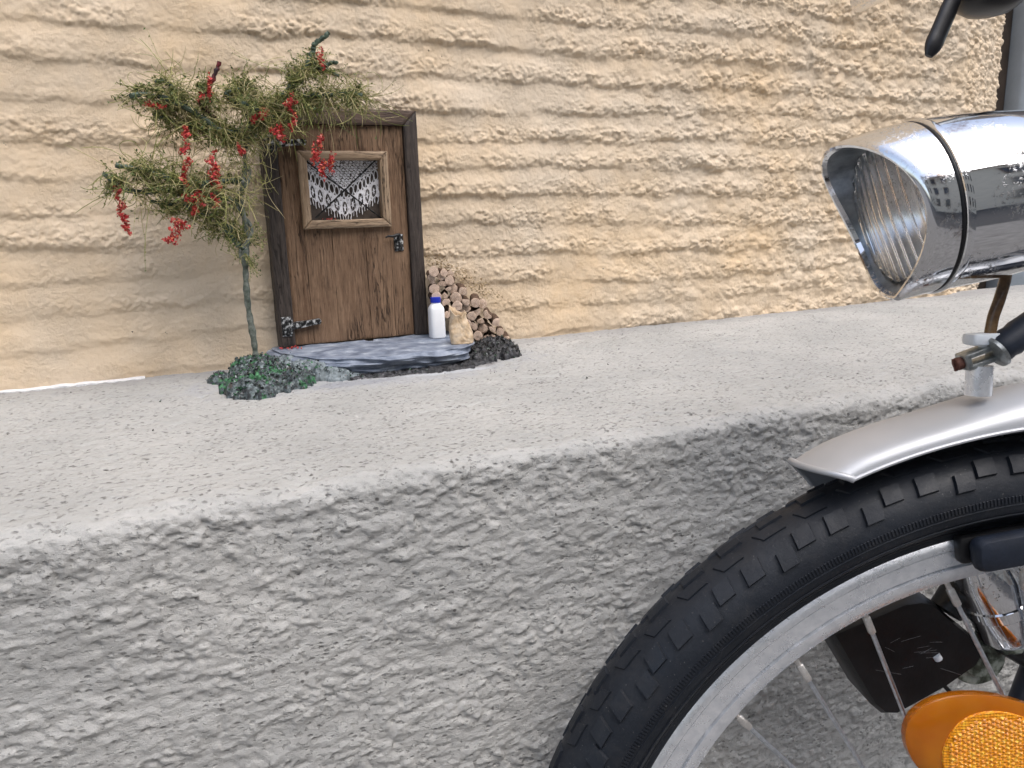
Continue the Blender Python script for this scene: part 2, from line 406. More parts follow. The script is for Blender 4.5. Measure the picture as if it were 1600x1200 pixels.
def m_log():
    m = NM('split_log', .8, spec=.2)
    sx = m.t.nodes.new('ShaderNodeSeparateXYZ'); m.L(m.tc.outputs['Object'], sx.inputs[0])
    ob = m.objrand()
    d = m.math('SQRT', m.math('ADD', m.math('POWER', m.math('ADD', sx.outputs[0], .0015), 2.), m.math('POWER', m.math('SUBTRACT', sx.outputs[2], .001), 2.)))
    ringw = m.math('SINE', m.math('MULTIPLY', m.math('ADD', d, m.math('MULTIPLY', m.noise(220, 3), .0016)), 3600.))
    e = m.mix(m.rng_(ringw, -1, 1), (.43, .30, .215), (.70, .555, .44))
    e = m.mix(m.rng_(m.noise(260, 4, .6), .50, .70, 0, .75), e, (.25, .155, .10))
    e = m.mix(m.rng_(ob, 0, 1, 0, .5), e, (.66, .50, .40))
    bark = m.mix(m.rng_(m.noise(300, 4), .4, .6), (.055, .036, .026), (.15, .095, .065))
    front = m.rng_(sx.outputs[1], .0004, .0009, 1, 0)
    m.color(m.mix(front, bark, e)); m.bump(m.noise(420, 4, .7), .0005, .8); return m.m
M['log'] = m_log()
M['chrome'] = m_chrome('pitted_chrome'); M['chrome2'] = m_chrome('clean_chrome', False, r=.06)
M['innersteel'] = m_plain('dull_visor_steel', (.34, .37, .40), .38, 1.0, var=.3, nscale=60, bump=.0002)
M['bowl'] = m_chrome('reflector_silver', False, (.74, .72, .71), .34)
M['lens'] = m_glass('lamp_glass', (1, 1, 1), .06, 1.22)
M['fender'] = (lambda m: (m.color(m.mix(m.rng_(m.noise(14, 3), .3, .7), (.46, .475, .50), (.53, .54, .565))), m.bump(m.noise(900, 2), .00006, .4), m.bump(m.noise(10, 2), .0012, .15)) and m.m)(NM('silver_mudguard_paint', .46, .42, .5))
def m_alu():
    m = NM('scratched_aluminium', .27, .62, .5)
    a = m.noise(130, 5, .7, c=m.coord((1, 1, 1))); m.color(m.mix(m.rng_(a, .35, .7), (.66, .68, .71), (.86, .87, .89)))
    m.rough(m.rng_(m.noise(60, 5, .7), .3, .7, .16, .42)); m.bump(m.noise(700, 3, .7), .0001, .7); return m.m
M['alu'] = m_alu()
M['rubber'] = m_plain('tyre_rubber', (.0085, .0118, .0185), .50, spec=.42, var=.40, nscale=26, bump=.00025)
def m_tyre():
    m = NM('dusty_tyre_rubber', .52, spec=.42)
    a = m.mix(m.rng_(m.noise(26, 5, .65), .32, .68), (.0058, .0085, .0140), (.0115, .0150, .0220))
    a = m.mix(m.math('MULTIPLY', m.rng_(m.noise(55, 6, .75, .4), .50, .72), .26), a, (.050, .047, .045))
    a = m.mix(m.rng_(m.noise(700, 2, .5), .70, .76, 0, .55), a, (.16, .155, .15))
    m.color(a); m.rough(m.rng_(m.noise(40, 4), .3, .7, .44, .72)); m.bump(m.noise(300, 5, .7), .0004, .8); return m.m
M['rubber'] = m_tyre(); M['knob'] = M['rubber']
M['spoke'] = m_plain('spoke_steel', (.68, .71, .76), .35, 1.0, var=.15, nscale=300)
M['nipple'] = m_plain('spoke_nipple_brass', (.72, .69, .66), .42, .8, var=.12, nscale=300)
M['black'] = m_plain('black_plastic', (.011, .011, .012), .42, spec=.4, var=.3, nscale=60)
M['bluerubber'] = m_plain('brake_rubber', (.013, .018, .030), .5, spec=.4, var=.2, nscale=80)
M['lever'] = m_plain('black_lever_paint', (.010, .010, .012), .33, spec=.5, var=.2, nscale=80, bump=.0001)
M['nylon'] = m_plain('white_nylon', (.70, .74, .78), .4, var=.05, bump=0)
M['rustscrew'] = m_plain('rusty_screw', (.13, .055, .04), .6, .4, var=.3, nscale=400)
M['zinc'] = m_plain('dull_zinc', (.36, .38, .38), .38, .9, var=.25, nscale=220)
M['cable'] = m_mottle('brown_lamp_cable', [(.3, (.045, .028, .018)), (.5, (.13, .075, .035)), (.7, (.22, .15, .08))], 60, .22, 0, .0001)
M['corroded'] = m_mottle('corroded_metal', [(.32, (.02, .018, .016)), (.48, (.10, .12, .09)), (.62, (.34, .38, .33)), (.75, (.46, .49, .44))], 110, .55, .3, .0006)
def m_amber(name, prism):
    m = NM(name, .10 if prism else .22, 0, .6)
    if prism:
        v = m.voro(560, m.coord((1, 1, 1)), rand=.15); m.color(m.ramp(v.outputs['Color'] if False else m.noise(330, 2), [(.3, (.72, .22, .002)), (.52, (.90, .34, .006)), (.70, (1.0, .56, .04))]))
        m.bump(v.outputs['Distance'], .0012, 1.0)
    else: m.color(m.mix(m.rng_(m.noise(30, 3), .3, .7), (.70, .19, .004), (.86, .30, .010))); m.b.inputs['Transmission Weight'].default_value = .62; m.b.inputs['IOR'].default_value = 1.3
    m.b.inputs['Coat Weight'].default_value = .6; m.b.inputs['Coat Roughness'].default_value = .05
    m.b.inputs['Subsurface Weight'].default_value = .0
    return m.m
M['amber'] = m_amber('amber_plastic', False); M['amber_prism'] = m_amber('amber_prism', True)
M['framepaint'] = m_plain('bicycle_frame_paint', (.03, .035, .05), .3, spec=.5, bump=0)
M['asphalt'] = m_plain('street_asphalt', (.05, .05, .052), .9, var=.3, nscale=40, bump=.002)
M['paving'] = m_plain('pavement_slab', (.16, .155, .15), .9, var=.2, nscale=12, bump=.001)
M['facade'] = m_plain('cream_facade', (.66, .58, .47), .9, var=.08, nscale=3, bump=0)
M['sash'] = m_plain('brown_window_frame', (.14, .075, .045), .5, var=.1, bump=0)
M['pane'] = m_plain('dark_window_pane', (.03, .035, .045), .08, spec=.6, var=.2, nscale=2, bump=0)
M['rooftile'] = m_plain('red_roof_tile', (.25, .09, .06), .8, nscale=8)
M['bluegrey'] = m_plain('blue_grey_paint', (.38, .43, .48), .45, var=.08, nscale=25)
M['darkdoor'] = m_plain('dark_doorway', (.045, .032, .024), .7, var=.3, nscale=20)

# ------------------------------------------------------------------ setting: street, facade opposite
GZ = -0.672
def sheet(name, x0, x1, y0, y1, z, mat):
    mb = MB(); mb.add([(x0, y0, z), (x1, y0, z), (x1, y1, z), (x0, y1, z)], [(0, 1, 2, 3)])
    return tag(obj(name, mb, mat, smooth=False), kind='structure')
sheet('ground', -150, 150, -150, 150, GZ - .12, M['asphalt'])
mb = MB(); mb.box((0, -1.35, GZ - .055), (60, 2.3, .11)); tag(obj('pavement', mb, M['paving'], smooth=False), kind='structure')

FY = -11.0
fac = empty('apartment_building', (2, FY, GZ - .12), 'cream apartment building with rows of brown windows, mirrored in the chrome headlamp', 'building')
mb = MB(); mb.box((2, FY - 4, GZ - .12 + 4.6), (34, 8, 9.2)); obj('wall', mb, M['facade'], fac, False)
mb = MB(); mb.prism([(-4.4, 0), (4.4, 0), (0, 1.6)], (2, FY - 4, GZ - .12 + 9.2), (0, 1, 0), (0, 0, 1), (1, 0, 0), -17.2, 17.2); obj('roof', mb, M['rooftile'], fac, False)
sash_me = pane_me = None
for r_ in range(3):
    for k in range(10):
        x, z = 2 - 13.5 + k * 3.0, GZ + 1.9 + r_ * 2.8
        if sash_me is None:
            mb = MB()
            for dx, dz, sx, sz in ((-.6, 0, .1, 1.7), (.6, 0, .1, 1.7), (0, 0, .08, 1.5), (0, .8, 1.1, .1), (0, -.8, 1.1, .1)): mb.box((x + dx, FY + .04, z + dz), (sx, .08, sz))
            a = obj('window', mb, M['sash'], fac, False); a.data.transform(Matrix.Translation(Vector((-(x - fac.location.x), -.04, -(z - fac.location.z))))); a.location = (x - fac.location.x, .04, z - fac.location.z); sash_me = a.data
            mb = MB(); mb.box((x, FY + .02, z), (1.1, .02, 1.5)); b = obj('pane', mb, M['pane'], a, False); pane_me = b.data; bl = b.location.copy()
        else:
            a = bpy.data.objects.new('window', sash_me); col.objects.link(a); a.parent = fac; a.location = (x - fac.location.x, .04, z - fac.location.z)
            b = bpy.data.objects.new('pane', pane_me); col.objects.link(b); b.parent = a; b.location = bl

# ------------------------------------------------------------------ stuccoed wall
def spans(*seg):
    out = [seg[0][0]]
    for a, b, d in seg:
        n = max(1, int(round((b - a) / d))); out += list(np.linspace(a, b, n + 1)[1:])
    return np.array(out)
XC, TH = 1.02, R(20)
def wall_height(x, z):
    lump = sstep(.10, .75, x + .10 * pn(x * 4, z * 4, 5)); low = sstep(.13, .02, z + .02 * pn(x * 6, z * 3, 8)); left = sstep(.05, -.25, x)
    ph = z / .0345 + .30 * pn(x / .42, z / .16, 1) + .13 * pn(x / .11, z / .05, 2) + (.07 + .11 * lump) * pn(x / .030, z / .018, 3) + .05 * pn(x / .010, z / .008, 4) + .03 * pn(x / .0045, z / .004, 6)
    fr = ph - np.floor(ph); cell = np.floor(ph)
    t = 1 - fr                                   # 0 just under the edge above, 1 at the lower edge
    prof = sstep(0, .45, t) * .70 + .30 * sstep(.35, .85, t) - sstep(.80, 1.0, t)
    brk = .60 + .75 * pn(x / .12 + cell * 7.3, cell * 3.1, 9) + .25 * pn(x / .035 + cell * 3.7, cell * 1.7, 10)
    amp = .0043 * (1 - .40 * lump) * (1 - .35 * low) * np.clip(brk, .12, 1.3) * (.95 - .25 * left)
    rid = sstep(.30, .60, t) * sstep(1.04, .90, t)
    xx = x + .005 * pn(x / .016, z / .014, 21); zz = z + .004 * pn(x / .016, z / .014, 22)
    l1 = fbm(xx / .017, zz / .0105, 31, 3, .55); l2 = fbm(xx / .0066, zz / .0052, 41, 3, .6); l3 = np.maximum(0, pn(xx / .0095, zz / .0078, 51)) ** 1.2; l4 = np.maximum(0, pn(xx / .019, zz / .0125, 55)) ** 1.2
    smooth_patch = sstep(-.45, .25, pn(x / .09, z / .045, 61) + .55 * lump - .35 * low - .30 * left)
    rough = (rid * .75 + .25) * (.25 + .75 * smooth_patch)
    xr = x + .0022 * pn(x / .0045, z / .004, 24); zr = z + .0020 * pn(x / .0045, z / .004, 25)
    g1 = grains(xr / .0125, zr / .0098, 801, .62); g2 = grains(xr / .0068, zr / .0056, 802, .7); g3 = grains(xr / .0040, zr / .0034, 803, .7)
    patch = sstep(-.35, .35, pn(x / .055, z / .03, 58))
    h = amp * prof + rough * (.0010 * l1 + .0006 * l2 + .0013 * l4 + .0030 * g1 * (.35 + .8 * lump) * (.4 + .6 * patch) + .0021 * g2 * (.55 + .55 * patch) + .0011 * g3) * (1 - .25 * low)
    h -= .0030 * np.maximum(0, pn(xx / .0075, zz / .0055, 59) - .40) * rough
    h += lump * (.0018 * np.maximum(0, pn(xx / .026, zz / .019, 71)) + .0026 * grains(xr / .019, zr / .0145, 804, .6) + .0014 * pn(x / .014, z / .011, 73) - .0012 * np.maximum(0, pn(xx / .011, zz / .009, 74)))
    h += .0035 * pn(x / .22, z / .13, 81) + .0016 * pn(x / .06, z / .035, 82) * (.5 + .5 * low)
    h += .0005 * fbm(x / .004, z / .0034, 91, 2) * (.3 + .7 * smooth_patch)
    return h - .004
xs = np.concatenate([spans((-3, -.9, .3), (-.9, -.42, .02), (-.42, .30, .00115), (.30, .75, .0014), (.75, 1.0, .0017), (1.0, 1.222, .0020))])
zs = np.concatenate([spans((-.02, .27, .0012), (.27, .50, .0013), (.50, .62, .006), (.62, 1.2, .05), (1.2, 4.2, .5))])
Xg, Zg = np.meshgrid(xs, zs, indexing='ij')
H = wall_height(Xg, Zg)
fade = (1 - sstep(.5, .62, Zg)) * sstep(-.9, -.42, Xg); H = H * fade
ext = sstep(XC - .012, XC + .012, Xg)              # the splayed return beyond the corner, sheared finer there
H2 = .0034 * grains(Xg / .024, Zg / .0085, 131, .8) + .0018 * grains(Xg / .012, Zg / .005, 132, .8) + .0012 * fbm(Xg / .014, Zg / .009, 141, 3, .6) - .002
H = H * (1 - ext) + H2 * ext * (1 - sstep(.5, .62, Zg))
s_ = Xg - XC; ang = TH * sstep(-.012, .012, s_)
px_ = np.where(s_ > 0, XC + s_ * math.cos(TH), Xg); py_ = np.where(s_ > 0, s_ * math.sin(TH), 0.0)
nx, ny = np.sin(ang), -np.cos(ang)
wall = grid_obj('wall', np.stack([px_ + nx * H, py_ + ny * H, Zg], -1), M['wall'])
tag(wall, 'cream ochre stucco wall with ragged horizontal trowel ridges above the grey ledge', 'wall')
XE, YE = XC + .20 * math.cos(TH), .20 * math.sin(TH)
mb = MB(); mb.add([(XE, YE + .003, -.02), (XE + .02, YE + .5, -.02), (XE + .02, YE + .5, 4.2), (XE, YE + .003, 4.2)], [(0, 1, 2, 3)])
obj('reveal', mb, M['wall'], wall, False)

# dark doorway and blue-grey post beyond the wall's end
dw = empty('doorway', (1.62, .36, GZ), 'dark recessed doorway at the far right edge beyond the stucco corner', 'doorway')
mb = MB(); mb.box((1.9, .42, GZ + 1.6), (1.5, .05, 3.2), bev=.01); obj('door_leaf', mb, M['darkdoor'], dw)
jp = empty('door_post', (1.385, .135, GZ), 'blue grey painted post at the right edge beside the dark doorway', 'post')
mb = MB(); mb.box((1.385, .135, GZ + 1.6), (.12, .08, 3.2), bev=.012); obj('shaft', mb, M['bluegrey'], jp)
mb = MB(); mb.box((1.306, .155, GZ + 1.6), (.036, .05, 3.2), bev=.003); obj('gap_shade_strip', mb, M['darkdoor'], jp)  # dark strip standing in for the shaded gap between wall end and post

# ------------------------------------------------------------------ grey plinth with its ledge
DY, RR = -.440, .013
xs = spans((-3, -.9, .3), (-.9, -.40, .02), (-.40, .66, .00125), (.66, 1.35, .003), (1.35, 3.5, .2))
top_len = -DY + .03 - RR
ss = spans((0, top_len - .06, .0022), (top_len - .06, top_len + .50, .00115), (top_len + .50, top_len + .70, .02))
Xg, S = np.meshgrid(xs, ss, indexing='ij')
arc = RR * math.pi / 2; q = np.clip((S - top_len) / arc, 0, 1); a_ = q * math.pi / 2
py0 = np.where(S < top_len, .03 - S, DY + RR - RR * np.sin(a_)); pz0 = np.where(S < top_len, 0., -RR + RR * np.cos(a_)); pz0 = pz0 - np.maximum(0, S - top_len - arc)
ny, nz = -np.sin(a_), np.cos(a_)
onf = sstep(.25, .8, q)
def front_height(x, z):
    xx = x + .006 * pn(x / .03, z / .02, 201); zz = z + .004 * pn(x / .03, z / .02, 202) + .22 * .0 * x
    st = sstep(-.3, .4, pn(x / .16, z / .05, 203))
    xs2 = xx + .35 * zz
    xr = xx + .0020 * pn(x / .004, z / .0035, 207); zr = zz + .0018 * pn(x / .004, z / .0035, 208)
    den = .25 + .75 * sstep(-.40, .35, pn(x / .060, z / .030, 206))
    h = .0009 * fbm(xx / .016, zz / .0090, 211, 3, .5) + den * (.0014 * grains(xr / .0100, zr / .0076, 901, .50) + .0012 * grains(xr / .0058, zr / .0046, 902, .6) + .0007 * grains(xr / .0036, zr / .0030, 903, .6))
    h += .0012 * np.maximum(0, pn(xx / .040, zz / .0095, 241)) * st + .0018 * pn(x / .10, z / .05, 251)
    pit = np.maximum(0, pn(xx / .0085, zz / .0062, 261) - .50); h -= .0045 * pit
    nearedge = sstep(-.06, -.012, z); h += nearedge * .0014 * fbm(x / .012, z / .010, 271, 3, .6)
    return h * .95
def top_height(x, y):
    h = .0014 * pn(x / .16, y / .09, 301) + .00055 * pn(x / .022, y / .012, 302) + .00035 * fbm(x / .008, y / .005, 303, 3, .6)
    for pts in (((.300, -.335), (.318, -.352), (.333, -.360), (.352, -.361)), ((-.02, -.30), (.01, -.292), (.03, -.296), (.07, -.285)), ((.12, -.22), (.15, -.226), (.17, -.219))):
        d = np.full_like(x, 1.)
        for (ax, ay), (bx, by) in zip(pts, pts[1:]):
            t_ = np.clip(((x - ax) * (bx - ax) + (y - ay) * (by - ay)) / ((bx - ax) ** 2 + (by - ay) ** 2), 0, 1); d = np.minimum(d, np.hypot(x - ax - t_ * (bx - ax) + .0012 * pn(x / .006, y / .006, 333), y - ay - t_ * (by - ay)))
        h -= .0022 * sstep(.0024, .0004, d)
    h -= .0030 * np.maximum(0, pn(x / .0085, y / .0062, 311) - .40); h -= .0016 * np.maximum(0, pn(x / .02, y / .008, 312) - .5)
    return h
py0 = py0 + .0125 * np.clip((.32 - Xg) / .60, 0, 1.2) * sstep(top_len - .25, top_len, S)
Hh = top_height(Xg, py0) * (1 - onf) + front_height(Xg, pz0) * onf
Hh += sstep(top_len - .035, top_len + .006, S) * (1 - onf) * (-.0012 + .0026 * pn(Xg / .05, S * 0 + 3.1, 321) + .0018 * pn(Xg / .017, S / .02, 322))
fade = sstep(-.9, -.40, Xg) * (1 - sstep(1.3, 1.5, Xg)); Hh = Hh * fade
plinth = grid_obj('plinth', np.stack([Xg, py0 + ny * Hh, pz0 + nz * Hh], -1), M['plinth'])
tag(plinth, 'grey roughcast plinth with a broad pale ledge along the foot of the ochre wall', 'plinth')
mb = MB()
xw = np.linspace(-.37, -.215, 60)
for i in range(59):
    z0 = .0008 + .0016 * abs(math.sin(i * .37) * math.sin(i * .11 + 1)) * (1 - .6 * i / 59) ; y0 = -.0062 + .0012 * math.sin(i * 1.3)
    z1 = .0008 + .0016 * abs(math.sin((i + 1) * .37) * math.sin((i + 1) * .11 + 1)) * (1 - .6 * (i + 1) / 59); y1 = -.0062 + .0012 * math.sin((i + 1) * 1.3)
    mb.add([(xw[i], y0, -.003), (xw[i + 1], y1, -.003), (xw[i + 1], y1, z1), (xw[i], y0, z0), (xw[i], .01, z0 + .001), (xw[i + 1], .01, z1 + .001)], [(0, 1, 2, 3), (3, 2, 5, 4)])
obj('mortar_strip', mb, m_plain('bare_white_mortar', (.72, .72, .73), .9, var=.1, nscale=200), plinth)

# ------------------------------------------------------------------ the little door
door = empty('fairy_door', (.0075, -.005, .018), 'miniature brown wooden door with a lace curtained window standing on the ledge', 'miniature door')
def bar(name, x0, x1, z0, z1, y0, y1, mat, parent, mit=None, seed=0, edge=.0012, nz=40, nx=10):
    """a wooden bar/board: front face as a relief grid with worn rounded edges, plus sides. mit: (bottom-left,bottom-right,top-left,top-right) x shifts or for level bars z shifts"""
    lx, lz = x1 - x0, z1 - z0
    u = np.linspace(0, 1, nx + 1); v = np.linspace(0, 1, nz + 1); U, V = np.meshgrid(u, v, indexing='ij')
    X = x0 + U * lx; Z = z0 + V * lz
    if mit:
        (xbl, xbr, xtl, xtr), (zbl, zbr, ztl, ztr) = mit
        X = X + (xbl * (1 - U) + xbr * U) * (1 - V) + (xtl * (1 - U) + xtr * U) * V
        Z = Z + (zbl * (1 - U) + zbr * U) * (1 - V) + (ztl * (1 - U) + ztr * U) * V
    d = np.minimum(np.minimum(U, 1 - U) * lx, np.minimum(V, 1 - V) * lz)
    vert = lz > lx
    g = fbm(X / (.0022 if vert else .03), Z / (.03 if vert else .0022), 400 + seed, 3, .6)
    Y = np.full_like(X, y1) + edge * (1 - sstep(0, edge * 1.6, d)) ** 1.5 + .00030 * g
    X = X + .0004 * pn(Z / .02, Z * 0 + seed, 7) * (1 if vert else .3); Z = Z + .0004 * pn(X / .02, X * 0 + seed, 8) * (.3 if vert else 1)
    front = np.stack([X, Y, Z], -1)
    o = grid_obj(name, front, mat, parent)
    me = o.data; mb = MB(); b = world_base(parent)
    ring = [front[i, 0] for i in range(nx)] + [front[nx, j] for j in range(nz)] + [front[i, nz] for i in range(nx, 0, -1)] + [front[0, j] for j in range(nz, 0, -1)]
    n = len(ring); back = [np.array([p[0], y0, p[2]]) for p in ring]
    verts = [tuple(v.co) for v in me.vertices] + [tuple(p - np.array(b)) for p in ring] + [tuple(p - np.array(b)) for p in back]
    o0 = len(me.vertices); faces = [tuple(p.vertices) for p in me.polygons] + [(o0 + i, o0 + n + i, o0 + n + (i + 1) % n, o0 + (i + 1) % n) for i in range(n)]
    me2 = bpy.data.meshes.new(name); me2.from_pydata(verts, [], faces); me2.materials.append(mat); me2.shade_smooth(); me2.set_sharp_from_angle(angle=R(55)); o.data = me2
    bpy.data.meshes.remove(me)
    return o
YF, YP, YW = -.0205, -.0150, -.0215
z0, z1 = .0212, .2722
bar('frame_post', -.0775, -.0612, z0, z1, .006, YF, M['frame'], door, mit=((0, 0, 0, 0), (0, 0, 0, -.0160)), seed=1, nz=90)
bar('frame_post', .0768, .0922, z0, z1, .006, YF, M['frame'], door, mit=((0, 0, 0, 0), (0, 0, -.0160, 0)), seed=2, nz=90)
bar('frame_lintel', -.0775, .0922, .2566, .2724, .006, YF + .0004, M['lintel'], door, mit=((.0166, -.0158, .0003, -.0003), (0, 0, 0, 0)), seed=3, nz=8, nx=80)
pb = (-.0607, .0764)
cuts = [-.0607, -.0402, -.0110, .0258, .0547, .0764]
for i in range(5):
    a, b = cuts[i] + .0002, cuts[i + 1] - .0002
    if i in (0, 4): bar('plank', a, b, z0 + .0008, .2560, -.002, YP + .0002 * (i % 3), M['door'], door, seed=10 + i, nz=110, nx=10, edge=.0005)
    else:
        bar('plank', a, b, z0 + .0006, .1500, -.002, YP + .0002 * (i % 3), M['door'], door, seed=10 + i, nz=70, nx=12, edge=.0004)
        bar('plank', a, b, .2262, .2558, -.002, YP + .0002 * (i % 3), M['door'], door, seed=20 + i, nz=14, nx=12, edge=.0004)
win = part_empty('window', (.0075, YP, .187), door)
wx0, wx1, wz0, wz1, t = -.0415, .0562, .1472, .2288, .0092
bar('window_frame', wx0, wx0 + t, wz0, wz1, -.004, YW, M['winframe_v'], win, mit=((0, 0, 0, 0), (0, t, 0, -t)), seed=31, nz=40, nx=8, edge=.0013)
bar('window_frame', wx1 - t, wx1, wz0, wz1, -.004, YW, M['winframe_v'], win, mit=((0, 0, 0, 0), (t, 0, -t, 0)), seed=32, nz=40, nx=8, edge=.0013)
bar('window_frame', wx0, wx1, wz0, wz0 + t, -.004, YW - .0004, M['winframe_h'], win, mit=((.0003, -.0003, t, -t), (0, 0, 0, 0)), seed=33, nz=8, nx=44, edge=.0013)
bar('window_frame', wx0, wx1, wz1 - t, wz1, -.004, YW - .0002, M['winframe_h'], win, mit=((t, -t, .0003, -.0003), (0, 0, 0, 0)), seed=34, nz=8, nx=44, edge=.0013)
ix0, ix1, iz0, iz1 = wx0 + t - .001, wx1 - t + .001, wz0 + t - .001, wz1 - t + .001
mb = MB(); mb.box(((ix0 + ix1) / 2, -.0045, (iz0 + iz1) / 2), (ix1 - ix0, .003, iz1 - iz0)); obj('backing', mb, M['backing'], win, False)
# lace
nu, nv = 330, 260
U, V = np.meshgrid(np.linspace(-1, 1, nu), np.linspace(0, 1, nv), indexing='ij')      # V runs downwards
Uc = (U[:-1, :-1] + U[1:, 1:]) / 2; Vc = (V[:-1, :-1] + V[1:, 1:]) / 2
Uw = Uc + .012 * pn(Uc * 9, Vc * 9, 501); Vw = Vc + .012 * pn(Uc * 9, Vc * 9, 502); au = np.abs(Uw)
yl = .565 - .34 * au ** 1.15; ym = .805 - .34 * au ** 1.15; yf = ym + .115 + .02 * np.cos(au * 40)
asp = .71
along = np.sign(Uw) * (au + .12 * au ** 2) * 1.0
def loops(center, half, pitch, thick):
    vv = (Vw - center) / half; uu = (along / pitch) % 1 - .5
    r = np.sqrt((uu * 2.0) ** 2 + (vv * .92) ** 2); return (np.abs(r - .86) < thick) & (np.abs(vv) < 1.2)
mask = loops(yl, .085, .135, .15)
mask |= (np.abs(Vw - (yl - .100)) < .010) | (np.abs(Vw - (yl + .100)) < .018)
band = (Vw > yl + .095) & (Vw < yf)
mcell = (along / .23 + .5) ; mk = np.floor(mcell); mu = (mcell - mk - .5) * .23; mv = (Vw - ym + .012) * asp
rr = np.hypot(mu, mv * 1.0); aa = np.arctan2(mv, mu)
hole = (rr < .074) & (rr > .034 + .010 * np.cos(6 * aa)) & ~((np.abs(np.sin(aa * 3)) < .12))
holes2 = (pn(Uw * 26, Vw * 22, 511) > .62)
mask |= band & ~hole & ~holes2
fr = (Vw > yf - .01) & (Vw < yf + .10 + .03 * pn(Uw * 7, Vw * 0, 515)); stx = (Uw + .10 * (Vw - yf) * np.sign(Uw)) / .078
mask |= fr & (np.abs(stx - np.round(stx) + .12 * pn(Uw * 20, Vw * 14, 516)) < .11)
net = Vw < yl - .09; row = (Vw / .042 + .25 * np.sin(Uw * 60 + np.floor(Vw / .042) * 2.1))
mask |= net & (np.abs(row - np.round(row)) < .25) & (pn(Uw * 16, Vw * 30, 521) > -.42 - .25 * (Vw - .15))
colu = (Uw / .036 + .3 * np.sin(Vw * 80)); mask |= net & (np.abs(colu - np.round(colu)) < .20) & (pn(Uw * 12, Vw * 12, 522) > -.15)
yy = -.0085 + .0012 * np.sin(U * 9 + 1) + .0006 * pn(U * 12, V * 12, 530)
lx = (ix0 + ix1) / 2 + U * (ix1 - ix0) / 2; lz = iz1 - V * (iz1 - iz0)
lace = grid_obj('lace_curtain', np.stack([lx, yy, lz], -1), M['lace'], win, mask)
so = lace.modifiers.new('thread', 'SOLIDIFY'); so.thickness = .0004
def wire(p, q):
    n = 40; mb = MB(); p, q = Vector(p), Vector(q); ax = (q - p).normalized(); e1 = ax.cross(Vector((0, 1, 0))).normalized(); e2 = ax.cross(e1)
    for s in (0, math.pi):
        mb.tube([p.lerp(q, i / n) + (e1 * math.cos(s + i * .9) + e2 * math.sin(s + i * .9)) * .00045 for i in range(n + 1)], .00062, 6)
    return mb
obj('glazing_wire', wire((ix0 + .002, -.0125, iz1 - .002), (ix1 - .001, -.0125, iz0 + .001)), M['wire'], win)
obj('glazing_wire', wire((ix1 - .004, -.0140, iz1 - .001), (ix0 + .006, -.0140, iz0 + .003)), M['wire'], win)
# ironwork
def hinge(cx, cz, tilt, hgt):
    h = part_empty('hinge', (cx, YF, cz), door); rot = Matrix.Rotation(tilt, 3, 'Y')
    mb = MB(); mb.box((cx, YF - .0004, cz), (.0105, .0016, hgt), bev=.0005)
    for s in (-1, 1): mb.lathe([(0, .0011), (.0005, .0009), (.0007, 0)], ((cx - .0015 * s, YF - .0012, cz + s * hgt * .38), (0, -1, 0), (1, 0, 0), (0, 0, 1)), 8)
    obj('leaf_plate', mb, M['ironwork'], h)
    mb = MB(); mb.tube([(cx + .0052, YF - .0012, cz - hgt * .36), (cx + .0052, YF - .0012, cz + hgt * .36)], .0013, 10); obj('hinge_pin', mb, M['ironwork'], h)
    pts = [(0, -.0040), (.022, -.0028)] + [(.0285 + .0032 * math.cos(a), .0034 * math.sin(a)) for a in np.linspace(-1.2, 1.2, 9)] + [(.022, .0028), (0, .0040)]
    c, s = math.cos(tilt), math.sin(tilt)
    pts = [(x * c - z * s, x * s + z * c) for x, z in pts]
    mb = MB(); mb.prism(pts, (cx + .0062, 0, cz), (1, 0, 0), (0, 0, 1), (0, -1, 0), -YP - .001, -YF + .0008, bev=.0004)
    sx, sz = cx + .0062 + .0285 * c, cz + .0285 * s
    obj('strap', mb, M['ironwork'], h)
    mb = MB(); mb.lathe([(0, .0018), (.0006, .0015), (.0008, 0)], ((sx, YF - .0008, sz), (0, -1, 0), (1, 0, 0), (0, 0, 1)), 10); obj('screw_head', mb, M['ironwork'], h)
hinge(-.0685, .2360, .06, .0165); hinge(-.0692, .0440, .10, .0215)
hd = part_empty('door_handle', (.064, YP, .129), door)
mb = MB(); mb.box((.0640, YP - .0006, .1288), (.0108, .0016, .0190), bev=.0006); obj('lock_plate', mb, M['ironwork'], hd)
mb = MB(); mb.tube([(.0640, YP - .001, .1372), (.0638, YP - .0055, .1374), (.0610, YP - .0068, .1376), (.0560, YP - .0066, .1362), (.0510, YP - .0062, .1366), (.0478, YP - .006, .1352)], [.0021, .0020, .0019, .0015, .0013, .0008], 10)
obj('lever', mb, M['wire'], hd)
mb = MB(); mb.lathe([(0, .0014), (.0003, .0014), (.00031, 0)], ((.0641, YP - .0014, .1290), (0, -1, 0), (1, 0, 0), (0, 0, 1)), 10); mb.box((.0641, YP - .00155, .1262), (.0012, .0003, .0038)); obj('keyhole', mb, M['wire'], hd, False)

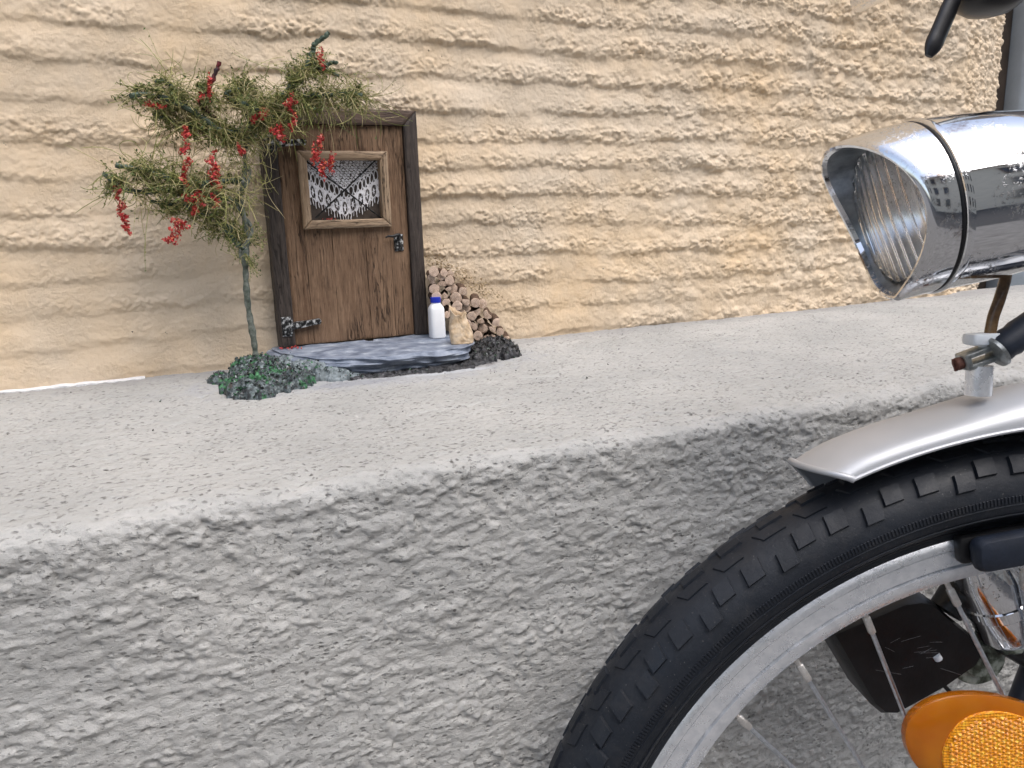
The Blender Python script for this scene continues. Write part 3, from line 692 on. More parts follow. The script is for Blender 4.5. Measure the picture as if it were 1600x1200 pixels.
# doorstep
def step_mesh():
    n = 150; outline = []
    ctrl = [(-.088, .004), (-.0905, -.012), (-.084, -.05), (-.066, -.092), (-.046, -.112), (-.020, -.1255), (.010, -.1335), (.040, -.1345), (.070, -.133), (.098, -.130), (.116, -.108), (.124, -.06), (.124, -.02), (.122, .004)]
    P = np.array(ctrl); tt = np.linspace(0, len(P) - 1, n); x = np.interp(tt, range(len(P)), P[:, 0]); y = np.interp(tt, range(len(P)), P[:, 1])
    k = np.ones(9) / 9; xs_ = np.convolve(np.pad(x, 4, 'edge'), k, 'valid'); ys_ = np.convolve(np.pad(y, 4, 'edge'), k, 'valid')
    cx, cy = .02, -.02; levels = []
    prof = [(.90, -.004), (.925, .001), (.935, .0030), (.950, .0055), (.945, .0066), (.965, .0085), (.985, .0115), (.99, .0130), (.978, .0138), (.992, .0150), (.998, .0172), (.985, .0190), (.955, .0198), (.90, .0201), (.80, .0203), (.6, .0205), (.35, .0206), (.05, .0206)]
    prof = np.array(prof); f = np.linspace(0, len(prof) - 1, 90); ks = np.interp(f, range(len(prof)), prof[:, 0]); zs_ = np.interp(f, range(len(prof)), prof[:, 1])
    S, K = np.meshgrid(np.arange(n), ks, indexing='ij'); Zl = np.repeat(zs_[None], n, 0)
    X = cx + (xs_[:, None] - cx) * K; Y = cy + (ys_[:, None] - cy) * K
    side = sstep(.75, .95, K) * (Zl < .0195)
    fold = pn(X / .045 + 3, Zl / .0055 + X * 14, 601) * .0048 + pn(X / .016, Zl / .0035 + X * 20, 602) * .0022
    r = np.hypot(X - cx, Y - cy) + 1e-6
    X = X + (X - cx) / r * fold * side; Y = Y + (Y - cy) / r * fold * side
    Zl = Zl + (K < 1) * (.0009 * pn(X / .03, Y / .02, 611) + .0004 * pn(X / .008, Y / .006, 612)) * (Zl > .015) + .0016 * pn(X / .045, Y * 0 + 2, 613) * side
    return np.stack([X, Y, Zl], -1)
step = grid_obj('doorstep', step_mesh(), M['step'])
tag(step, 'blue grey painted doorstep slab with folded edges under the miniature door', 'doorstep')

# ------------------------------------------------------------------ moss mounds
def crumbs(mb, centers, size, n):
    for _ in range(n):
        c = centers[rnd.randrange(len(centers))]; s = size * rnd.uniform(.4, 1.3)
        q = [Vector((rnd.gauss(0, 1), rnd.gauss(0, 1), rnd.gauss(0, 1))).normalized() * s * rnd.uniform(.5, 1) for _ in range(5)]
        mb.add([Vector(c) + v for v in q], [(0, 1, 2), (0, 2, 3), (0, 3, 4), (1, 4, 2), (2, 4, 3), (0, 4, 1)])
def mound(name, lobes, mat, bitmat, bitn, bits, label, cat, amp=.004, fine=.0022, grid=.0011, seed=0):
    x0 = min(l[0] - l[2] for l in lobes) - .01; x1 = max(l[0] + l[2] for l in lobes) + .01; y0 = min(l[1] - l[3] for l in lobes) - .01; y1 = max(l[1] + l[3] for l in lobes) + .01
    X, Y = np.meshgrid(np.arange(x0, x1, grid), np.arange(y0, min(y1, .004), grid), indexing='ij')
    H = np.zeros_like(X) - .01
    for cx, cy, rx, ry, h in lobes:
        d = np.hypot((X - cx) / rx, (Y - cy) / ry) + .22 * pn(X / .013, Y / .013, 700 + seed) + .12 * pn(X / .005, Y / .005, 701 + seed)
        H = np.maximum(H, h * np.sqrt(np.clip(1 - d ** 2, 0, 1)) - .004 * (d > 1) - .002)
    on = H > -.0019
    H = H + on * (amp * (billow(X / .014, Y / .014, 710 + seed, 3, .6) - .3) * .8 + fine * fbm(X / .0045, Y / .0045, 720 + seed, 3, .6))
    Xd = X + on * .003 * pn(X / .006, Y / .006, 731 + seed); Yd = Y + on * .003 * pn(X / .006, Y / .006, 732 + seed)
    mask = on[:-1, :-1] | on[1:, 1:]
    root = grid_obj(name, np.stack([Xd, Yd, H], -1), mat, None, mask)
    tag(root, label, cat)
    pts = np.stack([Xd, Yd, H + .0006], -1)[on]; pts = [tuple(p) for p in pts[rng.choice(len(pts), min(len(pts), 3000), replace=False)]]
    mb = MB(); crumbs(mb, pts, bits, bitn)
    tag(obj('moss_crumbs', mb, bitmat, root, False), kind='stuff')
    return root
mound('moss_mound', [(-.108, -.070, .032, .046, .020), (-.120, -.130, .027, .046, .017), (-.094, -.120, .034, .038, .016), (-.140, -.068, .017, .018, .007), (-.066, -.105, .024, .022, .012), (-.085, -.030, .020, .03, .012), (-.118, -.160, .013, .018, .009)], M['moss'], M['moss_bit'], 2600, .0022,
      'green and grey moss mound round the roots of the miniature tree', 'moss', seed=0)
mound('dark_moss_mound', [(.143, -.080, .032, .040, .012), (.160, -.062, .020, .036, .015), (.126, -.098, .024, .026, .011), (.152, -.098, .022, .020, .012)], M['soil'], M['soil_bit'], 1500, .0020,
      'black moss mound under the foot of the little firewood stack', 'moss', amp=.0035, fine=.0026, grid=.0009, seed=50)

mound('mortar_lump', [(-.062, -.098, .030, .026, .0185), (-.045, -.118, .024, .016, .0125), (-.075, -.060, .022, .034, .0195), (-.030, -.128, .018, .012, .007)], M['mortar'], M['moss_bit'], 420, .0016,
      'grey painted mortar lump between the green moss and the doorstep', 'mortar', amp=.0022, fine=.0012, seed=80)
mound('under_shadow_bead', [(.02, -.133, .05, .010, .004), (.07, -.136, .04, .010, .0045), (-.02, -.130, .03, .010, .004), (.105, -.125, .022, .010, .005)], M['soil'], M['soil_bit'], 220, .0012,
      'dark bead standing in for the shadow along the front foot of the doorstep', 'mortar', amp=.0018, fine=.0014, seed=90)  # dark bead modelled as the shadow under the step's front edge
# ------------------------------------------------------------------ firewood
LOGS = [(0.0926, 0.0959, 0.006), (0.1058, 0.0935, 0.0046), (0.1144, 0.0918, 0.0042), (0.0915, 0.0874, 0.006), (0.1031, 0.089, 0.0046), (0.1121, 0.0844, 0.0058), (0.0941, 0.0757, 0.0063), (0.1042, 0.0797, 0.0055), (0.1092, 0.0762, 0.0036), (0.1166, 0.0748, 0.006), (0.127, 0.0712, 0.0054), (0.1051, 0.0692, 0.0055), (0.1185, 0.0642, 0.0072), (0.1315, 0.0597, 0.0066), (0.1415, 0.0566, 0.006), (0.1517, 0.0546, 0.006), (0.1064, 0.0592, 0.0054), (0.1193, 0.0547, 0.0063), (0.1323, 0.0507, 0.0051), (0.1436, 0.0463, 0.0066), (0.1583, 0.0421, 0.0063), (0.1109, 0.05, 0.0042), (0.1063, 0.0457, 0.0041), (0.1155, 0.0431, 0.0058), (0.137, 0.0414, 0.006), (0.149, 0.0362, 0.0058), (0.169, 0.0297, 0.0072), (0.1302, 0.033, 0.0054), (0.1396, 0.0292, 0.006), (0.1524, 0.025, 0.006), (0.1329, 0.0225, 0.0051), (0.1436, 0.0179, 0.006), (0.1628, 0.0235, 0.0051), (0.1556, 0.0156, 0.0048), (0.1738, 0.0188, 0.0051), (0.1795, 0.0097, 0.006), (0.1478, 0.0102, 0.0054), (0.0952, 0.0676, 0.0058), (0.1251, 0.0447, 0.0048), (0.1624, 0.0137, 0.0051), (0.1701, 0.0093, 0.0054)]
def log_outline(kind, r, rot, rd):
    n = 14; pts = []
    for i in range(n):
        a = 2 * math.pi * i / n; k = 1 + rd.uniform(-.09, .09)
        x, y = math.cos(a) * r * k, math.sin(a) * r * k
        if kind == 1 and y < -.25 * r: y = -.25 * r + rd.uniform(-.05, .05) * r
        if kind == 2: x *= .62
        if kind == 3:
            if y < -.3 * r: y = -.3 * r
            if x < -.45 * r: x = -.45 * r + rd.uniform(0, .06) * r
        pts.append((x, y))
    c, s = math.cos(rot), math.sin(rot); return [(x * c - y * s, x * s + y * c) for x, y in pts]
rows = {}
for i in sorted(range(len(LOGS)), key=lambda i: -LOGS[i][1]):
    rows.setdefault(min(7, int((.1005 - LOGS[i][1]) / .0118)), []).append(i)
ORD = ['first', 'second', 'third', 'fourth', 'fifth', 'sixth', 'seventh', 'eighth', 'ninth', 'tenth']
LOGPLACE = {}
for r_, ids in rows.items():
    for k, i in enumerate(sorted(ids, key=lambda i: LOGS[i][0])): LOGPLACE[i] = ORD[k] + ' from the door post in the ' + (['top', 'second', 'third', 'fourth', 'fifth', 'sixth', 'seventh', 'bottom'][r_]) + ' row of firewood'
rl = random.Random(5)
for i, (x, z, r) in enumerate(LOGS):
    kind = [0, 1, 0, 3, 0, 2, 0, 1][rl.randrange(8)]
    out = log_outline(kind, r * .97, rl.uniform(0, 6.28), rl)
    yf = -.046 + rl.uniform(-.004, .003); L = .040
    n = len(out); V = []; F = []
    for j, (y, k) in enumerate(((0, .0), (0, .55), (.0001, .93), (.0007, 1.0), (L, 1.0))):
        for a, b in out: V.append((a * k, y + (rl.uniform(-.0003, .0003) if j < 2 else 0), b * k))
    for j in range(4):
        for q in range(n): F.append((j * n + q, j * n + (q + 1) % n, (j + 1) * n + (q + 1) % n, (j + 1) * n + q))
    F.append(tuple(4 * n + q for q in range(n)))
    me = bpy.data.meshes.new('log'); me.from_pydata(V, [], F); me.shade_smooth(); me.set_sharp_from_angle(angle=R(50)); me.materials.append(M['log'])
    o = bpy.data.objects.new('log', me); col.objects.link(o); o.location = (x, yf, z); o.rotation_euler = (R(rl.uniform(-4, 4)), 0, R(rl.uniform(-24, -8)))
    tag(o, ['round log', 'half round log', 'narrow split log', 'quartered log'][kind] + ', ' + LOGPLACE[i], 'log', 'firewood logs stacked beside the miniature door')
# sandy grit stuck to the wall above the stack
mb = MB(); cs = []
for _ in range(900):
    t_ = rnd.random(); x = .092 + .085 * t_ + rnd.gauss(0, .007); z = .106 - .052 * t_ ** 1.1 + abs(rnd.gauss(0, .008)); cs.append((x, -.010 - rnd.uniform(0, .010) * math.exp(-((z - .106 + .052 * t_) / .012) ** 2), z))
crumbs(mb, cs, .0017, 900)
tag(obj('sandy_grit', mb, M['grit'], None, False), 'sandy grit crusted on the wall along the top of the firewood stack', 'grit', kind='stuff')

# ------------------------------------------------------------------ milk bottle, paper bag
bt = empty('milk_bottle', (.0930, -.050, .0205), 'tiny white milk bottle with a blue cap on the doorstep beside the logs', 'bottle')
def superlathe(mb, prof, c, n=40, p=4):
    V = []; m = len(prof)
    for z, r, e in prof:
        for i in range(n):
            a = 2 * math.pi * i / n; pw = e; k = (abs(math.cos(a)) ** pw + abs(math.sin(a)) ** pw) ** (-1 / pw)
            V.append((c[0] + math.cos(a) * r * k, c[1] + math.sin(a) * r * k, c[2] + z))
    F = [(j * n + i, j * n + (i + 1) % n, (j + 1) * n + (i + 1) % n, (j + 1) * n + i) for j in range(m - 1) for i in range(n)]
    F += [tuple(range(n - 1, -1, -1)), tuple((m - 1) * n + i for i in range(n))]; mb.add(V, F)
c = (.0930, -.050, .0205)
mb = MB(); superlathe(mb, [(0, .0070, 4), (.0006, .0082, 4), (.0020, .0086, 4), (.0330, .0084, 4), (.0352, .0079, 3.4), (.0375, .0066, 2.6), (.0390, .0058, 2.2), (.0396, .0054, 2), (.0425, .0054, 2)], c); obj('body', mb, M['milk'], bt)
mb = MB(); superlathe(mb, [(.0404, .0056, 2), (.0407, .0060, 2), (.0440, .0060, 2), (.0462, .0059, 2), (.0466, .0054, 2)], c); obj('cap', mb, M['cap'], bt)

bagc = Vector((.0995, -.1040, .0285))
nu, nv = 72, 44; Uu, Vv = np.meshgrid(np.linspace(0, 2 * np.pi, nu), np.linspace(0, 1, nv), indexing='ij')
w_ = .0108 - .0022 * Vv + .0015 * np.sin(Vv * 5); dpt = .0075 - .0015 * Vv
pw = 3.2; k = (np.abs(np.cos(Uu)) ** pw + np.abs(np.sin(Uu)) ** pw) ** (-1 / pw)
crk = 1 + .10 * pn(np.cos(Uu) * 2.2, Vv * 3.5 + np.sin(Uu) * 2, 801) + .07 * (1 - 2 * np.abs(pn(np.cos(Uu) * 3 + 5, Vv * 6 + np.sin(Uu) * 3, 802)))
roll = sstep(.9, 1.0, Vv)
X = np.cos(Uu) * w_ * k * crk * (1 + .12 * roll); Yb = np.sin(Uu) * dpt * k * crk * (1 + .15 * roll)
hh = .0315 * Vv + Vv * (.0035 * np.cos(Uu - .6) + .0022 * np.sin(2 * Uu + 1) + .0022 * pn(np.cos(Uu) * 2.4, np.sin(Uu) * 2.4, 803))
lean = .004 * Vv - .0035 * (1 - Vv)
ca = .25; Xr = X * math.cos(ca) - Yb * math.sin(ca); Yr = X * math.sin(ca) + Yb * math.cos(ca)
bag = grid_obj('paper_bag', np.stack([bagc.x - Xr - .003 * Vv + .003, bagc.y + Yr, bagc.z - .008 + hh * 1.12], -1), M['paper'])
so = bag.modifiers.new('paper', 'SOLIDIFY'); so.thickness = .0005
tag(bag, 'crumpled open tan paper bag leaning on the firewood beside the milk bottle', 'bag')

# ------------------------------------------------------------------ miniature tree
TREE_Y = -.060
tree = empty('miniature_tree', (-.108, TREE_Y, .018), 'miniature tree with dry green foliage and red flower tassels arching over the little door', 'tree')
def sm(path, n=5, jit=0.0):
    P = np.array(path, float); t = np.linspace(0, len(P) - 1, (len(P) - 1) * n + 1); out = np.stack([np.interp(t, range(len(P)), P[:, i]) for i in range(3)], -1)
    k = np.array([1, 2, 3, 2, 1]) / 9
    for i in range(3): out[:, i] = np.convolve(np.pad(out[:, i], 2, 'edge'), k, 'valid')
    out[0] = P[0]; out[-1] = P[-1]
    if jit: out[1:-1] += rng.normal(0, jit, out[1:-1].shape)
    return out
trunk = [(-.1075, .012), (-.1078, .0216), (-.108, .039), (-.1097, .0589), (-.1108, .0786), (-.1101, .0979), (-.1084, .1202), (-.1074, .1296), (-.1043, .1421), (-.1043, .1546), (-.1065, .1683), (-.1068, .1825), (-.1026, .1947), (-.0986, .2099), (-.0977, .225), (-.0905, .245)]
tp = sm([(x, TREE_Y + .003 * math.sin(i), z) for i, (x, z) in enumerate(trunk)], 5)
mb = MB(); n = len(tp); mb.tube(tp, [(.0033 - .0010 * min(1, i / n * 1.2)) * (1 + .14 * math.sin(i * 1.7) + .10 * math.sin(i * .63)) + (.002 if 28 < i < 40 else 0) * .6 for i in range(n)], 12)
obj('trunk', mb, M['bark'], tree)
ts = [Vector(p) + Vector((.0052 * math.sin(i * .33), -.0016 - .0026 * math.cos(i * .33), 0)) for i, p in enumerate(tp)][30:66]
mb = MB(); mb.tube(ts, [.0018 * (1 + .2 * math.sin(i * 1.3)) for i in range(len(ts))], 8); obj('branch', mb, M['bark'], tree)
BR = {'b0': [(-.1076, .1284), (-.1136, .1343), (-.1188, .1426), (-.1241, .149), (-.1314, .1585)],
 'b1': [(-0.0874, 0.2469), (-0.1165, 0.2397), (-0.1375, 0.2558), (-0.1582, 0.2682), (-0.1824, 0.2715), (-0.1925, 0.2688)],
 'b2': [(-0.1375, 0.2558), (-0.15, 0.2717), (-0.1569, 0.2795), (-0.1624, 0.2848), (-0.171, 0.2837)],
 'b3': [(-0.1158, 0.2463), (-0.1300, 0.262), (-0.1346, 0.2673), (-0.1271, 0.2773), (-0.1192, 0.2906), (-0.1138, 0.303)],
 'b4': [(-0.0874, 0.2469), (-0.0971, 0.2668), (-0.1125, 0.2778), (-0.0905, 0.2828), (-0.0786, 0.284)],
 'b5': [(-0.0874, 0.2469), (-0.0703, 0.2642), (-0.0511, 0.2834), (-0.0336, 0.3027), (-0.0251, 0.3183), (-0.0237, 0.3251), (-0.0153, 0.3298), (-0.0085, 0.3361)],
 'b6': [(-0.0336, 0.3027), (-0.0223, 0.31), (-0.0128, 0.3062), (-0.0061, 0.3099), (-0.0017, 0.3085)],
 'b6b': [(-0.026, 0.3081), (-0.014, 0.3019), (-0.0018, 0.2964)],
 'b7': [(-0.0626, 0.2541), (-0.0745, 0.2556), (-0.0859, 0.2612), (-0.099, 0.2642)],
 'b8': [(-0.1026, 0.197), (-0.1213, 0.1957), (-0.1575, 0.1926), (-0.1771, 0.2012), (-0.195, 0.2062), (-0.212, 0.2095)],
 'b9': [(-0.1585, 0.1892), (-0.1867, 0.1864), (-0.2051, 0.1866), (-0.2161, 0.1949), (-0.222, 0.2015)],
 'b10': [(-0.0891, 0.2468), (-0.0703, 0.2642), (-0.0519, 0.2749), (-0.0269, 0.2774), (0.0097, 0.2786), (0.0189, 0.2772)],
 'b11': [(-0.1065, 0.1709), (-0.1164, 0.1784), (-0.1454, 0.1857), (-0.1379, 0.1941)],
 'b12': [(-0.0918, 0.2366), (-0.1165, 0.2397), (-0.151, 0.249), (-0.1764, 0.2581)],
 'b13': [(-0.1080, 0.1396), (-0.1331, 0.1632), (-0.1567, 0.1723), (-0.1877, 0.1781)]}
YO = {'b1': -.024, 'b2': -.012, 'b3': -.014, 'b4': .004, 'b5': -.010, 'b6': -.006, 'b6b': -.010, 'b7': -.034, 'b8': -.024, 'b9': -.032, 'b10': -.016, 'b11': -.026, 'b12': .006, 'b13': -.010, 'b0': -.004}
paths = {}
for k_, pts in BR.items():
    m_ = len(pts); P = sm([(x, TREE_Y + YO[k_] * i / (m_ - 1), z) for i, (x, z) in enumerate(pts)], 6, .0003); paths[k_] = P
    n = len(P); thick = .0030 if k_ in ('b0', 'b1', 'b5', 'b8', 'b10') else .0025
    mb = MB(); mb.tube(P, [max(.0014, thick * (1 - .30 * i / n)) * (1 + .22 * math.sin(i * 1.9 + len(k_)) * rnd.uniform(.3, 1)) for i in range(n)], 8)
    obj('branch', mb, M['twig_red'] if k_ == 'b3' else M['twig'], tree)
# fibres and leaf crumbs round the branches
dens = {'b0': 50, 'b1': 380, 'b2': 130, 'b3': 140, 'b4': 220, 'b5': 150, 'b6': 30, 'b6b': 50, 'b7': 170, 'b8': 330, 'b9': 150, 'b10': 800, 'b11': 170, 'b12': 380, 'b13': 320}
TMAX = {'b5': .36, 'b3': .62, 'b6': .3, 'b6b': .6, 'b9': .78, 'b8': .86, 'b1': .86, 'b2': .8}
fib = MB(); leaf = MB()
def leafbit(p, s):
    a = Vector((rnd.gauss(0, 1), rnd.gauss(0, 1), rnd.gauss(0, 1))).normalized(); b = a.cross(Vector((rnd.gauss(0, 1), rnd.gauss(0, 1), rnd.gauss(0, 1)))).normalized(); c_ = a.cross(b)
    p = Vector(p); leaf.add([p - a * s, p + b * s * .5 + c_ * s * .2, p + a * s, p - b * s * .5 + c_ * s * .2], [(0, 1, 2, 3)])
def fibre(p, d, L, r, droop, curl):
    n = rnd.randint(6, 10); p = Vector(p); d = d.normalized(); ax = Vector((rnd.gauss(0, 1), rnd.gauss(0, 1), rnd.gauss(0, 1))).normalized(); pts = [p.copy()]
    w1 = rnd.uniform(-curl, curl)
    for i in range(n):
        d = (Matrix.Rotation(w1 + rnd.gauss(0, .12), 3, ax) @ d + Vector((0, 0, -droop))).normalized(); p = p + d * L / n
        if p.y > -.006: p.y = -.006
        pts.append(p.copy())
    fib.tube(pts, [r] * n + [r * .5], 3, False); return pts
for k_, N in dens.items():
    P = paths[k_]; m_ = len(P)
    i0 = .30 if k_ in ('b5',) else .0 if k_ not in ('b8', 'b1', 'b10') else .12
    for tuft in range(max(4, N // 9)):
        t_ = min(TMAX.get(k_, .90), i0 + (1 - i0) * rnd.random() ** 1.15); j = int(t_ * (m_ - 1)); p0 = Vector(P[j]) + Vector((rnd.gauss(0, .0035), rnd.gauss(.002, .005), rnd.gauss(0, .004)))
        tang = Vector(P[min(j + 1, m_ - 1)] - P[max(j - 1, 0)]).normalized() * (1 if rnd.random() < .6 else -1)
        d0 = (tang * .8 + Vector((rnd.gauss(0, .6), rnd.gauss(0, .5), rnd.gauss(-.15, .6))))
        if k_ == 'b10': d0 += Vector((.25, -.25, -.75)) if rnd.random() < .55 else Vector((.35, -.1, .05))
        d0.normalize(); strawy = rnd.random() < (.72 if k_ in ('b10', 'b12') else .45); L0 = rnd.uniform(.018, .055) if strawy else rnd.uniform(.010, .028)
        for _ in range(rnd.randint(6, 12)):
            d = d0 + Vector((rnd.gauss(0, .30), rnd.gauss(0, .30), rnd.gauss(0, .30))); p = p0 + Vector((rnd.gauss(0, .0014), rnd.gauss(0, .0014), rnd.gauss(0, .0014)))
            pts = fibre(p, d, L0 * rnd.uniform(.6, 1.2), rnd.uniform(.00020, .00036) if strawy else rnd.uniform(.00022, .00048), .07 if strawy else .03, .80 if strawy else .42)
            nb = (0 if rnd.random() < .75 else rnd.randint(3, 7)) if strawy else rnd.randint(9, 17)
            for q in range(nb):
                pp = pts[rnd.randrange(len(pts))]; leafbit(pp + Vector((rnd.gauss(0, .0009), rnd.gauss(0, .0009), rnd.gauss(0, .0009))), rnd.uniform(.0007, .0020))
# straw hanging beside the trunk under the crown
for _ in range(70):
    p0 = Vector((-.102 + rnd.gauss(0, .012), TREE_Y - .012 + rnd.gauss(0, .006), .212 + rnd.gauss(0, .016)))
    fibre(p0, Vector((rnd.gauss(-.1, .5), rnd.gauss(0, .3), -1 + rnd.gauss(0, .5))), rnd.uniform(.02, .05), rnd.uniform(.0002, .00034), .05, .5)
# a few long loose straws
for p, d, L in (((-.012, -.075, .275), (.7, -.2, -.5), .075), ((.005, -.08, .285), (.8, 0, -.35), .06), ((-.04, -.08, .29), (-.1, 0, 1), .035), ((-.03, -.07, .295), (.1, 0, 1), .04), ((-.17, -.08, .245), (-.6, 0, -.9), .06), ((-.155, -.08, .23), (-.1, 0, -1), .07), ((-.195, -.085, .185), (-.2, -.1, -1), .06), ((-.12, -.08, .20), (.3, 0, -1), .06), ((-.10, -.07, .15), (.1, 0, -1), .03), ((-.02, -.08, .26), (.3, 0, -1), .05), ((-.06, -.085, .30), (-.9, 0, .05), .06)):
    for _ in range(3):
        pts = fibre(Vector(p) + Vector((rnd.gauss(0, .004), 0, rnd.gauss(0, .004))), Vector(d) + Vector((rnd.gauss(0, .12), 0, rnd.gauss(0, .12))), L * rnd.uniform(.8, 1.15), .00026, .03, .18)
        for q in range(6): leafbit(pts[rnd.randrange(len(pts))], .0012)
tag(obj('dry_fibres', fib, M['fibre'], tree, True, 0), kind='stuff')
tag(obj('foliage', leaf, M['leaf'], tree, False), kind='stuff')
FL = [((-0.1258, 0.279), 0.0065, 0.0276), ((-0.134, 0.2699), 0.0106, 0.0085), ((-0.1527, 0.2234), 0.0117, 0.0128), ((-0.1526, 0.2103), 0.0106, 0.017), ((-0.1557, 0.1971), 0.0085, 0.017), ((-0.1284, 0.2119), 0.0149, 0.0234), ((-0.1292, 0.1968), 0.0149, 0.0234), ((-0.1322, 0.1766), 0.0096, 0.0149), ((-0.2136, 0.1879), 0.0085, 0.0149), ((-0.213, 0.175), 0.0106, 0.017), ((-0.2122, 0.1635), 0.0106, 0.0149), ((-0.2097, 0.1536), 0.0085, 0.0128), ((-0.1686, 0.1539), 0.0234, 0.017), ((-0.1714, 0.1438), 0.0213, 0.0128), ((-0.1456, 0.1802), 0.0191, 0.0191), ((-0.1511, 0.1677), 0.0106, 0.0085), ((-0.1561, 0.1796), 0.0085, 0.0085), ((-0.054, 0.2683), 0.0159, 0.017), ((-0.0531, 0.2505), 0.0106, 0.0213), ((-0.0662, 0.2393), 0.0191, 0.0191), ((-0.0807, 0.2567), 0.017, 0.0106), ((-0.0206, 0.3099), 0.0085, 0.0234), ((-0.0282, 0.232), 0.0128, 0.0149), ((-0.0347, 0.2189), 0.0128, 0.0213), ((-0.0278, 0.2048), 0.0106, 0.0234), ((-0.019, 0.2119), 0.0106, 0.0234), ((-0.1041, 0.2237), 0.0085, 0.0128), ((-0.1759, 0.2615), 0.0191, 0.0064), ((-0.151, 0.2381), 0.0074, 0.017), ((-0.0896, 0.2515), 0.0085, 0.0085)]
for (x, z), w2, h2 in FL:
    mb = MB(); n = int(34 + 210000 * w2 * h2)
    for _ in range(n):
        q = Vector((rnd.gauss(0, 1), rnd.gauss(0, 1), rnd.gauss(0, 1))).normalized() * rnd.random() ** .5
        tz = q.z; slim = (.55 + .45 * math.sin(tz * 4.2 + x * 900) ** 2) * (1 - .35 * abs(tz)); wob = math.sin(tz * 3.1 + x * 700) * w2 * .16
        p = Vector((x + q.x * w2 * .5 * slim + wob, TREE_Y - .022 + q.y * w2 * .40 * slim, z + tz * h2 * .56)); s = rnd.uniform(.0007, .0024) * (1.25 - .5 * abs(tz))
        v = [p + Vector((rnd.gauss(0, 1), rnd.gauss(0, 1), rnd.gauss(0, 1))).normalized() * s * rnd.uniform(.6, 1.2) for _ in range(5)]
        mb.add(v, [(0, 1, 2), (0, 2, 3), (0, 3, 4), (1, 4, 2), (2, 4, 3), (0, 4, 1)])
    obj('flower_tassel', mb, M['red'], tree, True, 60)
# fallen red petals on the step
mb = MB()
for x, y in ((-.074, -.030), (-.070, -.036), (-.066, -.028), (-.060, -.032), (-.078, -.024), (-.0635, -.027)):
    crumbs(mb, [(x + rnd.gauss(0, .002), y + rnd.gauss(0, .003), .0218) for _ in range(4)], .0018, 6)
tag(obj('fallen_petals', mb, M['red'], None, True), 'scatter of fallen red petals on the left end of the doorstep', 'petals', kind='stuff')
mb = MB(); crumbs(mb, [(-.012 + rnd.gauss(0, .006), -.0175, .1570 + abs(rnd.gauss(0, .0006))) for _ in range(20)], .0012, 22)
tag(obj('red_flock', mb, M['red'], None, True), 'red petals caught on the lower rail of the little window', 'petals', kind='stuff')

mb = MB()
for _ in range(90):
    x, y = rnd.uniform(-.32, .9), -.41 + .39 * rnd.random() ** .8
    if -.10 < x < .14 and y > -.15: continue
    crumbs(mb, [(x, y, .0005)], rnd.uniform(.0006, .0016), 1)
for _ in range(26): crumbs(mb, [(rnd.uniform(-.15, .25), -.16 - abs(rnd.gauss(0, .05)), .0008)], .0011, 1)
tag(obj('plant_debris', mb, M['soil_bit'], None, False), 'dark crumbs and seed husks scattered over the pale ledge', 'debris', kind='stuff')
mb = MB()
for x, z in ((-.222, .052), (.214, .165), (.219, .140), (-.305, .235), (-.19, .047), (.34, .085), (.42, .20), (.56, .33), (.13, .335), (.02, .345), (.62, .13), (-.06, .35)):
    crumbs(mb, [(x, -.0065, z), (x + .0012, -.006, z - .0015)], .0014, 2)
tag(obj('seed_husks', mb, M['soil_bit'], None, False), 'tiny dark seed husks caught on the rough ochre wall', 'debris', kind='stuff')
# ------------------------------------------------------------------ bicycle
yaw, lean = R(-22), R(4)
E1 = Vector((math.cos(yaw), math.sin(yaw), 0)); NN = Vector((-math.sin(yaw), math.cos(yaw), 0))
E2 = Vector((0, 0, 1)) * math.cos(lean) + NN * math.sin(lean); E3 = E1.cross(E2)          # E3 points to the street side
CW = Vector((.28484, -.62775, -.32597))
def W(a, b, off=0.0): return CW + E1 * a + E2 * b + E3 * off
bike = empty('bicycle', W(0, -.345, -.012), 'silver and black bicycle leaning by the ledge, its front wheel and chrome headlamp in view', 'bicycle')
WC = W(0, 0, -.012)
wheel = part_empty('front_wheel', WC, bike)
fr = (WC, E3, E1, E2)
# rim
prof = [(.0128, .2812), (.0134, .2795), (.0134, .2776), (.0112, .2770), (.0124, .2764), (.0124, .2670), (.0100, .2666), (.0100, .2656), (.0128, .2651), (.0127, .2630), (.0118, .2592), (.0100, .2560), (.0060, .2546), (0, .2542)]
prof = prof + [(-a, r) for a, r in prof[-2::-1]] + [(-.011, .284), (0, .276), (.011, .284)]
mb = MB(); mb.lathe(prof, fr, 220, closed=True); obj('rim', mb, M['alu'], wheel, True, 30)
